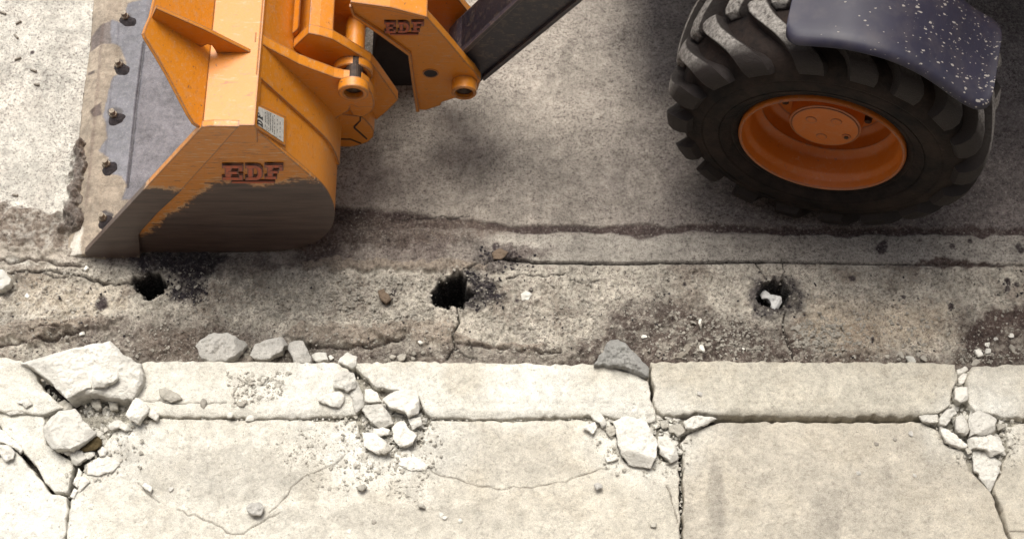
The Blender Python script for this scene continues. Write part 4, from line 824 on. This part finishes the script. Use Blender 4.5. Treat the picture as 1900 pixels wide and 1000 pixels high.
# cutting edge + floor (flat steel, dried mud and an oily film with its own outline)
def puddle_cf(X, Y, d, C):
    f = fbm(X, Y, 8, 4, .6, 70); g = fbm(X, Y, 40, 4, .65, 71)
    c = np.array((.30, .25, .195))*(1+.35*f+.45*g)[..., None]; wt = np.zeros(X.shape)
    s5 = lambda l: [(x/2.174, y/2.174) for x, y in l]
    def lay(ps, col, w_, soft=.003, k=1.0):
        nonlocal c, wt
        Q = gzs(ps, .03); x2 = X+.010*f+.006*g; y2 = Y+.008*f+.004*g
        dd, _, _ = seg_dist(x2, y2, Q, True); m = sstep(-soft, soft, np.where(inside(x2, y2, Q), dd, -dd))*k
        c = c*(1-m[..., None])+np.array(col)*(1+.3*g)[..., None]*m[..., None]; wt = wt*(1-m)+w_*m
    lay([(700, -60), (267, -60), (267, 92), (255, 184), (237, 345), (225, 372), (262, 372), (280, 345), (420, 345)], (.150, .142, .155), .35)
    lay(s5([(600, -100), (585, 0), (520, 15), (500, 95), (450, 85), (440, 175), (480, 190), (515, 250), (510, 285), (460, 310), (435, 380), (415, 470), (430, 560), (400, 610), (440, 640), (440, 700), (490, 715), (515, 752), (560, 400), (585, 200)]), (.125, .122, .142), .80)
    lay(s5([(362, 135), (400, 105), (452, 88), (452, 182), (410, 178), (358, 198)]), (.13, .105, .095), .6)
    lay(s5([(365, 442), (408, 418), (412, 468), (375, 478)]), (.085, .06, .05), .5)
    lay(s5([(350, 282), (382, 278), (380, 292), (352, 294)]), (.09, .07, .06), .5)
    for u, v, rx in ((236, 30, .024), (222, 118, .022), (214, 209, .026), (200, 302, .018), (196, 400, .026)):
        gx, gy2 = gz(u, v, .03); q = ((X-gx)/rx)**2+((Y-gy2)/(rx*.75))**2+1.2*f+.6*g; m = (1-sstep(.5, 1.1, q))[..., None]*.92; c = c*(1-m)+np.array((.03, .022, .024))*m; wt = np.maximum(wt, m[..., 0]*.6)
    # long rusty rub line
    P = gzs([(191, 46), (178, 200), (161, 382)], .03); dd, _, _ = seg_dist(X, Y, P); m = ((1-sstep(.002, .010, dd+.004*g))*.45)[..., None]; c = c*(1-m)+np.array((.13, .09, .075))*m
    P = gzs([(268, 80), (255, 184), (237, 348)], .03); dd, _, _ = seg_dist(X, Y, P); m = ((1-sstep(.002, .007, dd+.003*g))*.9)[..., None]; c = c*(1-m)+np.array((.03, .025, .03))*m
    lay([(120, 484), (124, 462), (134, 440), (146, 418), (156, 425), (150, 450), (152, 484)], (.56, .52, .45), 0)
    C[..., :3] = np.clip(c, .01, .8); C[..., 3] = wt; return C
el_px = [(124, 478), (130, 420), (146, 271), (156, 175), (168, 92), (175, 0), (178, -50)]
elp = gzs(el_px, 0)
def edge_h(X, Y, d):
    q, _, _ = seg_dist(X, Y, elp)
    P = gzs([(268, 80), (255, 184), (237, 348)], .03); dd, _, _ = seg_dist(X, Y, P)
    return -.030*(1-np.clip(q/.055, 0, 1)) - .006*(1-sstep(.002, .006, dd))+.003*(1-sstep(.10, .11, q))
M['steel'] = ground_material('dirty_wet_bucket_steel', .35, .12)
xf = gz(470, -50, .03)[0]
PE = np.concatenate([elp, [(xf, elp[-1][1]), (xf, y0+.012), (gz(262, 470, .0)[0], y0+.012), (gz(262, 470, .0)[0], y0-.0205), (gz(160, 470, .0)[0], y0-.0205)]])
plate('cutting_edge', PE, .033, .03, M['steel'], bucket, .0045, 0, 5, .002, .0006, edge_h, puddle_cf, zbot=.001, seed=3)
for u, v in ((229, 24), (217, 113), (207, 206), (194, 298), (187, 398)):
    x, y = gz(u, v, .066)
    V, Fc = [], []
    for (r, z0_, z1_, n_) in ((.016, .030, .050, 6), (.0105, .050, .068, 14)):
        b_ = len(V); V += [(x+r*math.cos(2*math.pi*i/n_+.3), y+r*math.sin(2*math.pi*i/n_+.3), z0_) for i in range(n_)]+[(x+r*.9*math.cos(2*math.pi*i/n_+.3), y+r*.9*math.sin(2*math.pi*i/n_+.3), z1_) for i in range(n_)]
        Fc += [[b_+i, b_+(i+1) % n_, b_+n_+(i+1) % n_, b_+n_+i] for i in range(n_)]+[[b_+n_+i for i in range(n_)]]
    b = mk('bolt', V, Fc, M['bolt'], bucket, bevel=.001)
    V = []; Fc = []; R_ = 9; N_ = 26
    for k in range(R_):
        for i in range(N_):
            a = 2*math.pi*i/N_; r = (.034-.030*k/R_)*(1+.16*math.sin(a*2+u)+.06*math.sin(a*5+v)); V.append((x+.010+r*math.cos(a), y-.014+r*.8*math.sin(a), .031+.010*math.sin(k/R_*1.5)*(1+.15*math.sin(a*3+k*.7))))
    Fc = [[k*N_+i, k*N_+(i+1) % N_, (k+1)*N_+(i+1) % N_, (k+1)*N_+i] for k in range(R_-1) for i in range(N_)]+[[(R_-1)*N_+i for i in range(N_)]]
    mk('grease_blob', V, Fc, M['grease'], bucket, smooth=True)

# raised lettering
def rect(x0, y0_, x1, y1_): return [(x0, y0_), (x1, y0_), (x1, y1_), (x0, y1_)]
GL = {'E': [rect(.14, 0, .42, 1), rect(0, .80, .96, 1), rect(0, 0, .96, .20), rect(.3, .42, .72, .60), rect(.80, .62, .96, .9), rect(.80, .1, .96, .38)],
      'D': [rect(.14, 0, .42, 1), rect(0, .80, .66, 1), rect(0, 0, .66, .20), [(.6, 0), (.8, .06), (.95, .25), (.98, .5), (.95, .75), (.8, .94), (.6, 1), (.6, .80), (.68, .7), (.72, .5), (.68, .3), (.6, .2)]],
      'F': [rect(.14, 0, .42, 1), rect(0, .80, .96, 1), rect(0, 0, .62, .18), rect(.3, .42, .72, .60), rect(.80, .60, .96, .9)],
      '_': [rect(0, 0, 1, 1)]}
def letter(ch, u0, v0, u1, v1, y, parent, dep=.0065, fat=.05, lift=.004):
    """slab-serif raised letter with a dark cast edge, standing on a plate at Y=y (v0 top, v1 bottom in photo)"""
    V = []; Fc = []; mi = []
    def add(poly, ya, yb, m):
        n = len(V); Q = [gy(u0+(u1-u0)*px_, v1-(v1-v0)*py_, y) for px_, py_ in poly]; v, f = prism(Q, ya, yb); V.extend(v); Fc.extend([[i+n for i in q] for q in f]); mi.extend([m]*len(f))
    for k, poly in enumerate(GL[ch]):
        cx = sum(p[0] for p in poly)/len(poly); cy = sum(p[1] for p in poly)/len(poly)
        fx = fat*(v1-v0)/(u1-u0)*.9
        big = [(px_+(fx if px_ > cx else -fx), py_+(fat if py_ > cy else -fat)) for px_, py_ in poly]
        add(big, y-dep*.55-.0003*k, y+.002, 0); add(poly, y-dep-.0004*k, y-dep*.4, 1)
    return mk('letter', V, Fc, None, parent, mats=[M['letter_dark'], M['red']], midx=mi)
ly = y0-.0005
letter('E', 413, 304, 452, 331, ly, bucket); letter('D', 456, 304, 488, 331, ly, bucket); letter('F', 492, 303, 526, 329, ly, bucket)
letter('_', 430, 334, 510, 337, ly, bucket, fat=.3)
# label plate on the shell
sA = np.array([arc[0][0], 0, arc[0][1]]); sB = np.array([*gy(560, 313, y0)]); td = np.array([sB[0]-sA[0], 0, sB[1]-sA[2]]); td /= np.linalg.norm(td); pn = np.array([-td[2], 0, td[0]])
if pn[2] < 0: pn = -pn
def on_shell(u, v, lift): return rp(u, v, sA+pn*lift, pn)
def shell_card(name, q, lift, th, mat, bev=0):
    P = [on_shell(u, v, lift) for u, v in q]; n = len(P); V = P+[p-pn*th for p in P]
    return mk(name, V, [list(range(n)), list(range(2*n-1, n-1, -1))]+[[i, (i+1) % n, (i+1) % n+n, i+n] for i in range(n)], mat, bucket, bevel=bev)
fr = [(471, 189), (531, 217), (530, 272), (470, 233)]
shell_card('label_frame', fr, .006, .008, M['orange'], .0015)
pl = [(474, 195), (527, 220), (526, 264), (474, 229)]; shell_card('label_plate', pl, .0085, .006, M['plate'], .0006)
def plq(a, b): # a across (0 left..1 right), b down
    tl, tr, br, bl = [np.array(p, float) for p in pl]; return tuple((tl*(1-a)+tr*a)*(1-b)+(bl*(1-a)+br*a)*b)
V = []; Fc = []
def ink(a0, b0, a1, b1):
    P = [on_shell(*plq(a, b), .0090+.0001*(len(Fc) % 5)) for a, b in ((a0, b0), (a1, b0), (a1, b1), (a0, b1))]; n = len(V); V.extend(P); Fc.append([n, n+1, n+2, n+3])
# "DF" turned a quarter, reading upward at the plate's left end; fine rows behind it
for k, ch in enumerate('DF'):
    b1_ = .98-.36*k
    for poly in GL[ch]:
        P = [on_shell(*plq(.06+.20*(1-q), b1_-.30*p), .0092+.0001*k) for p, q in poly]; n = len(V); V.extend(P); Fc.append(list(range(n, n+len(P))))
r_ = np.random.default_rng(7)
for k, a in enumerate((.34, .40, .46, .52, .60, .66, .76, .86)):
    b = .06
    while b < .94:
        l_ = r_.uniform(.02, .07); 
        if r_.random() < (.85 if k < 6 else .45): ink(a, b, a+.022, min(b+l_, .96))
        b += l_+.02
mk('label_print', V, Fc, M['ink'], bucket)

# ---------------------------------------------------------------- bucket lugs (coupler ears) and hooks
y1 = gz(480, 80, ZT)[1]
rib = c2([(240, 262), (290, 275), (330, 300), (400, 338), (450, 362), (510, 395), (560, 414), (600, 430), (640, 444), (690, 462), (730, 478), (790, 492), (860, 498), (905, 508), (945, 540), (972, 590), (982, 640), (972, 668), (940, 662), (880, 668), (838, 648), (822, 690), (775, 712), (758, 725), (700, 800), (500, 640), (300, 520), (235, 470)])
lug = mk('bucket_ear', *prism(pxs(rib, y1), y1, y1+.036), M['orange'], bucket, bevel=.003)
bx, bz = gy(655.5, 172, y1-.03)
mk('pin_boss', *ring(bx, bz, .047, .029, y1-.035, y1-.0005), M['orange'], bucket, smooth=True)
mk('pin', *merge(prism(ngon(bx, bz, .0275, 24), y1-.016, y1+.10), prism(ngon(bx+.002, bz, .011, 6), y1-.022, y1-.014)), M['bore'], bucket, bevel=.002)
y1b = y1+.30
rib2 = [(u+4, v) for u, v in c2([(240, 262), (330, 300), (450, 362), (560, 414), (690, 462), (790, 492), (860, 498), (905, 508), (945, 540), (972, 590), (982, 640), (880, 668), (700, 800), (300, 520)])]
V, Fc = prism(pxs(rib, y1), y1, y1+.036); V = [(x, y+.30, z) for x, y, z in V]
mk('bucket_ear', V, Fc, M['orange'], bucket, bevel=.003)
# lower hook lobes below the ear
yh = y1+.004
mk('hook_lobe', *prism(pxs(c7([(300, 590), (350, 600), (430, 570), (470, 548), (515, 575), (522, 625), (500, 670), (450, 705), (400, 715), (340, 700), (310, 650)]), yh), yh, yh+.09), M['orange'], bucket, smooth=True, bevel=.004)
yh2 = y1+.03
mk('lower_hook', *prism(pxs(c7([(215, 700), (240, 690), (330, 705), (402, 712), (440, 735), (500, 800), (520, 835), (512, 885), (470, 925), (410, 950), (330, 968), (250, 968), (205, 955)]), yh2), yh2, yh2+.13), M['orange'], bucket, smooth=True, bevel=.004)
kk = mk('weld_seam', *prism(pxs(c7([(396, 712), (410, 712), (408, 750), (360, 800), (365, 812), (462, 900), (456, 908), (345, 812), (345, 796), (396, 748)]), yh2-.0015), yh2-.0015, yh2+.002), M['bore'], bucket)
mk('weld_seam', *prism(pxs(c7([(215, 905), (225, 898), (320, 900), (412, 938), (408, 946), (318, 910), (228, 908), (215, 914)]), yh2-.0015), yh2-.0015, yh2+.002), M['bore'], bucket)

# ---------------------------------------------------------------- quick coupler
y2 = y1+.085
p2 = c2([(480, 297), (515, 262), (575, 207), (640, 219), (722, 243), (820, 300), (880, 336), (960, 386), (1010, 450), (1060, 522), (1110, 592), (1128, 622), (1060, 690), (992, 745), (960, 700), (950, 560), (900, 520), (700, 440), (560, 370)])
coup = mk('quick_coupler', *prism(pxs(p2, y2), y2, y2+.034), M['orange'], L, bevel=.003)
b2x, b2z = gy(*c2([(850, 448)])[0], y2-.02)
mk('pin_boss', *ring(b2x, b2z, .062, .042, y2-.030, y2-.0005), M['orange'], coup, smooth=True)
bxp = c2([(480, 297), (515, 262), (575, 207), (640, 219), (722, 243), (724, 300), (600, 340)])
mk('coupler_box', *prism(pxs(bxp, y2+.034), y2+.0345, y2+.70), M['orange'], coup, bevel=.003)
# curved rib running up the box, with its dark recess
mk('box_rib', *prism(pxs(c2([(470, 262), (500, 238), (512, 214), (512, 262), (488, 296)]), y2+.005), y2+.036, y2+.70), M['orange'], coup, bevel=.002)
ty = y2+.10; tx, tz = gy(658, 95, ty)
mk('cross_tube', *prism(ngon(tx, tz, .032, 28), y2+.036, y2+.66), M['orange'], coup, smooth=True)
# dark carrier body between coupler and bracket
cb = pxs([(700, 60), (790, 100), (800, 130), (770, 190), (720, 175), (690, 120)], y2+.30)
mk('carrier_body', *prism(cb, y2+.30, y2+.62), M['hidden_black'], coup, bevel=.01)
yq = gz(790, 204, .22)[1]
br = [(650, 3), (724, 14), (790, 30), (830, 75), (868, 120), (880, 132), (892, 150), (886, 168), (862, 182), (850, 181), (820, 190), (818, 196), (790, 205), (772, 204), (764, 150), (757, 99), (705, 62), (655, 28)]
brk = mk('tilt_bracket', *prism(pxs(br, yq), yq, yq+.030), M['orange'], L, bevel=.003)
V, Fc = prism(pxs(br, yq), yq+.20, yq+.23); mk('bracket_plate', V, Fc, M['orange'], brk, bevel=.003)
mk('top_flange', *prism(pxs([(650, 3), (700, 10), (790, 30), (793, 26), (724, 8), (651, -2)], yq), yq-.012, yq+.055), M['orange'], brk, bevel=.002)
mk('left_flange', *prism(pxs([(655, 28), (705, 62), (757, 99), (764, 150), (772, 204), (779, 204), (770, 150), (763, 96), (708, 56), (658, 24), (652, 8), (648, 8)], yq), yq-.010, yq+.001), M['orange'], brk, bevel=.002)
hx, hz = gy(799, 136, yq); mk('slot', *prism(ngon(hx, hz, .022, 24), yq-.0015, yq+.004), M['hidden_black'], brk)
mk('slot_rim', *ring(hx, hz, .026, .0215, yq-.003, yq+.003, ch=.001), M['orange'], brk, smooth=True)
b3x, b3z = gy(861, 172, yq-.04)
mk('pin_boss', *ring(b3x, b3z, .041, .029, yq-.045, yq+.0005), M['orange'], brk, smooth=True)
mk('pin', *merge(prism(ngon(b3x, b3z, .0285, 24), yq-.030, yq+.20), prism(ngon(b3x, b3z, .014, 20), yq-.036, yq-.028)), M['bore'], brk, bevel=.002)
mk('stub', *prism(pxs([(757, 16), (788, 24), (788, 60), (757, 50)], yq+.03), yq+.056, yq+.42), M['orange'], brk, bevel=.003)
mk('valve_block', *prism(pxs([(672, 6), (716, 14), (716, 50), (672, 40)], yq+.08), yq+.08, yq+.30), M['plate'], brk, bevel=.004)
letter('E', 714, 39, 735, 59, yq-.0005, brk); letter('D', 739, 39, 760, 58, yq-.0005, brk); letter('F', 764, 38, 787, 57, yq-.0005, brk); letter('_', 724, 61, 776, 63, yq-.0005, brk, fat=.3)
# boom arm
ya = yq+.045
arm = pxs([(838, 150), (832, 116), (846, 100), (856, 92), (960, -4), (1150, -180), (1290, -180), (1076, 0), (898, 146), (880, 166), (856, 172)], ya)
boom = mk('boom_arm', *prism(arm, ya, ya+.13), M['black_paint'], L, bevel=.004)
fl = pxs([(846, 101), (856, 92), (960, -4), (1150, -180), (1156, -176), (964, 1), (862, 97), (852, 104)], ya)
mk('boom_flange', *prism(fl, ya-.012, ya+.13), M['black_paint'], boom, bevel=.002)
fl = pxs([(898, 146), (1076, 0), (1290, -180), (1282, -184), (1070, -4), (894, 140)], ya)
mk('boom_flange', *prism(fl, ya-.012, ya-.001), M['black_paint'], boom, bevel=.002)
# far tilt plate seen past the bracket
yp = yq+.23
mk('tilt_plate', *prism(pxs([(790, -10), (832, -6), (868, 46), (846, 76), (846, 110), (800, 96), (770, 40)], yp), yp, yp+.022), M['orange'], L, bevel=.002)

# ---------------------------------------------------------------- wheel
WC = np.array([.965, 2.344, .5]); yaw = math.radians(-15)
fw = np.array([math.cos(yaw), math.sin(yaw), 0]); ax = np.array([math.sin(yaw), -math.cos(yaw), 0]); up = np.array([0, 0, 1.])
def wl(r, a, t): return WC+fw*(r*math.cos(a))+up*(r*math.sin(a))+ax*t
def revolve(prof, n, closed=False, wob=0):
    V = [wl(r, 2*math.pi*i/n, t) for i in range(n) for r, t in prof]; m = len(prof); Fc = []
    for i in range(n):
        j = (i+1) % n
        for k in range(m-1 if not closed else m): Fc.append([i*m+k, j*m+k, j*m+(k+1) % m, i*m+(k+1) % m])
    return V, Fc
wheel = empty('wheel', (0, 0, 0)); wheel.parent = L; wheel.location = (0, 0, 0); ORG[wheel.name] = ORG[L.name]
TW = -.36
half = [(.258, -.012), (.266, .000), (.278, .006), (.284, .004), (.290, .010), (.315, .022), (.318, .019), (.323, .024), (.365, .026), (.370, .023), (.376, .026), (.405, .016), (.430, .000), (.446, -.016), (.456, -.034), (.463, -.07), (.466, -.12), (.467, -.17)]
prof = half+[(r, TW-t) for r, t in half[::-1]]
tyre = mk('tyre', *revolve(prof, 120), M['rubber'], wheel, smooth=True)
# tread lugs: angled bars with a rounded heel, bent over the shoulder
ST = [(.478, -.198, .462, -.198, 1.5, .55), (.497, -.190, .462, -.192, 1.2, .85), (.503, -.175, .462, -.175, .6, 1.05), (.506, -.145, .463, -.145, -1.2, 1.12), (.506, -.115, .463, -.115, -4.2, 1.05), (.505, -.085, .461, -.085, -8.0, 1.0), (.503, -.055, .458, -.058, -12.0, .98),
      (.498, -.025, .452, -.035, -16.0, 1.1), (.487, .002, .445, -.02, -19.3, 1.25), (.470, .020, .435, -.008, -21.0, 1.3), (.445, .031, .418, .000, -21.8, 1.25), (.420, .033, .40, .010, -22.2, 1.1)]
def lug_mesh(mirror):
    V = []; Fc = []; Cl = []
    for i, (ro, to, rb, tb, a, wk) in enumerate(ST):
        w_ = .030*wk; wb = w_+.009
        for (r, t, s, c) in ((rb, tb, -wb, 0), (ro*.97+rb*.03, to, -w_-.002, .1), (ro, to, -w_+.004, 1), (ro+.001, to, 0, 1), (ro, to, w_-.004, 1), (ro*.97+rb*.03, to, w_+.002, .1), (rb, tb, wb, 0)):
            ang = math.radians(a)+s/r
            if mirror: t = TW-t
            V.append((r*math.cos(ang), t, r*math.sin(ang))); k = 1.0 if i < 7 else (.35 if i == 7 else .0); Cl.append((c*k,)*3+(1,))
    m = 7
    for i in range(len(ST)-1):
        for k in range(m-1): Fc.append([i*m+k, i*m+k+1, (i+1)*m+k+1, (i+1)*m+k])
    Fc.append(list(range(m))); e = (len(ST)-1)*m; Fc.append([e+k for k in range(m-1, -1, -1)])
    V = np.array(V); me = bpy.data.meshes.new('tread_lug'); me.from_pydata(V.tolist(), [], Fc); me.materials.append(M['lug'])
    a_ = me.color_attributes.new('Col', 'FLOAT_COLOR', 'POINT'); a_.data.foreach_set('color', np.array(Cl, np.float32).ravel())
    bm = bmesh.new(); bm.from_mesh(me); bmesh.ops.recalc_face_normals(bm, faces=bm.faces); bmesh.ops.subdivide_edges(bm, edges=bm.edges, cuts=1, use_grid_fill=True); bm.to_mesh(me); bm.free()
    me.polygons.foreach_set('use_smooth', [True]*len(me.polygons)); me.set_sharp_from_angle(angle=math.radians(45)); return me
LM = [lug_mesh(False), lug_mesh(True)]
NL = 18
BM = Matrix(((fw[0], -ax[0], 0, 0), (fw[1], -ax[1], 0, 0), (0, 0, 1, 0), (0, 0, 0, 1)))
# local axes of lug mesh: x = forward, y = t (outward), z = up
BM = Matrix(((fw[0], ax[0], 0, 0), (fw[1], ax[1], 0, 0), (0, 0, 1, 0), (0, 0, 0, 1)))
for k in range(NL):
    for s in (0, 1):
        o = bpy.data.objects.new('tread_lug', LM[s]); COL.objects.link(o); o.parent = wheel
        ang = 2*math.pi*(k+.5*s+.34)/NL+.02*random.uniform(-1, 1)
        R_ = Matrix(((math.cos(ang), 0, -math.sin(ang), 0), (0, 1, 0, 0), (math.sin(ang), 0, math.cos(ang), 0), (0, 0, 0, 1)))
        o.matrix_local = Matrix.Translation(Vector(WC-ORG[L.name]))@BM@R_
rimp = [(.250, -.05), (.259, -.02), (.2605, .002), (.259, .010), (.255, .014), (.250, .011), (.2475, .004), (.2465, -.010), (.243, -.020), (.236, -.028), (.2325, -.04), (.231, -.085), (.226, -.098), (.214, -.106), (.208, -.112), (.204, -.150), (.196, -.160), (.183, -.164), (.178, -.170), (.12, -.172), (.10, -.172)]
mk('rim', *revolve(rimp, 120), M['orange_rim'], wheel, smooth=True)
hc = [(.114, -.175), (.114, -.072), (.112, -.066), (.107, -.064), (.1055, -.0655), (.104, -.062), (.05, -.060), (.0001, -.060)]
hub = mk('hub_cap', *revolve(hc, 72), M['orange_rim'], wheel, smooth=True)
def disc_at(name, r, a, t, rad, mat, h=.006, n=18, hole=0):
    c_ = wl(r, a, t); V = []; 
    for hh, q in ((0, 1), (h, .9)): V += [c_+fw*rad*q*math.cos(2*math.pi*i/n)+up*rad*q*math.sin(2*math.pi*i/n)+ax*hh for i in range(n)]
    return mk(name, V, [[i, (i+1) % n, n+(i+1) % n, n+i] for i in range(n)]+[[n+i for i in range(n)]], mat, wheel, bevel=.001)
disc_at('drain_plug', .077, math.radians(-18), -.0605, .015, M['orange_rim'], .003); disc_at('plug_socket', .077, math.radians(-18), -.057, .008, M['bore'], .003, 6)
for a in (60, 150, 270): disc_at('hub_dimple', .055, math.radians(a), -.0605, .018, M['orange_rim'], .0025)
for k in range(8):
    a = math.radians(22+45*k); disc_at('wheel_nut', .145, a, -.171, .013, M['bore'], .020, 6)

# ---------------------------------------------------------------- mudguard
def wpx(u, v, t):
    d = _ray(u, v); c = np.array([0, 0, CAM_H]); q = c+d*((WC+ax*t-c)@ax)/(d@ax)-WC; return np.array([q@fw, q[2]])
gp = chaikin([wpx(u, v, .035) for u, v in [(1452, 76), (1475, 78), (1510, 80), (1560, 84), (1600, 92), (1650, 105), (1700, 126), (1745, 153), (1785, 184), (1820, 202), (1838, 206)]], 2)
V = []; NT = 14; n_ = len(gp)
Ls = np.cumsum([0]+[np.linalg.norm(b-a) for a, b in zip(gp[:-1], gp[1:])]); LT = Ls[-1]
for i, p in enumerate(gp):
    e = min(Ls[i], LT-Ls[i]); cr = .045; cut = 0 if e > cr else cr-math.sqrt(max(0, cr*cr-(cr-e)**2))
    tn = gp[min(i+1, n_-1)]-gp[max(i-1, 0)]; tn /= np.linalg.norm(tn); nr = np.array([-tn[1], tn[0]])
    if nr[1] < 0 and i < n_/2: nr = -nr
    t0, t1 = .035-cut, -.285+cut
    for j in range(NT):
        f = j/(NT-1); t = t0*(1-f)+t1*f; lip = -.016*max(0, 1-(j/1.2)) - .010*max(0, 1-(NT-1-j)/1.2); q = p+nr*lip
        V.append(WC+fw*q[0]+up*q[1]+ax*t)
Fc = [[i*NT+j, i*NT+j+1, (i+1)*NT+j+1, (i+1)*NT+j] for i in range(n_-1) for j in range(NT-1)]
mg = mk('mudguard', V, Fc, M['guard'], L, smooth=True)
bm = bmesh.new(); bm.from_mesh(mg.data); bmesh.ops.solidify(bm, geom=list(bm.faces), thickness=.006); bm.to_mesh(mg.data); bm.free()
gr = wl(.60, math.radians(34), -.12)
# ---------------------------------------------------------------- body of the machine, above and beyond the frame
mk('axle', *prism(ngon(1.02, .5, .11, 20), 2.60, 3.6), M['hidden_black'], L, smooth=True)
mk('chassis', *merge(box(.35, 3.4, 2.98, 3.75, .42, .95)), M['hidden_black'], L, bevel=.02)
mk('engine_cover', *prism([(.55, .97), (3.5, .97), (3.5, 1.55), (3.2, 1.75), (.9, 1.75), (.55, 1.5)], 2.98, 3.95), M['orange'], L, bevel=.03)
cabm = mk('cab', *prism([(1.15, 1.76), (2.6, 1.76), (2.5, 2.75), (1.35, 2.75)], 3.0, 4.0), M['glass'], L, bevel=.03)
mk('cab_roof', *prism([(1.15, 2.76), (2.7, 2.76), (2.65, 2.9), (1.25, 2.9)], 2.9, 4.1), M['orange'], cabm, bevel=.03)

# ---------------------------------------------------------------- unseen house front added behind the lens to block sky from camera-facing sides
fb = tag(empty('added_house_front', (0, -1.2, 0)), 'plain brown rendered house front along the inner edge of the pavement', 'added building')
M['render'] = simple('brown_render', (.10, .08, .065), (.15, .12, .10), 6, .9, .3)
wall = mk('wall', *merge(box(-14, 14, -1.6, -1.2, 0, 9.5)), M['render'], fb)
mk('cornice', *box(-14.1, 14.1, -1.7, -1.05, 9.5, 9.8), M['render'], fb, bevel=.02)
for fl_ in (1.0, 4.2, 7.0):
    for k in range(-4, 5):
        x = k*3.0+1.5
        w_ = mk('window', *box(x-.6, x+.6, -1.21, -1.18, fl_, fl_+1.6), M['bolt'], fb); mk('pane', *box(x-.52, x+.52, -1.185, -1.172, fl_+.08, fl_+1.52), M['glass'], w_)
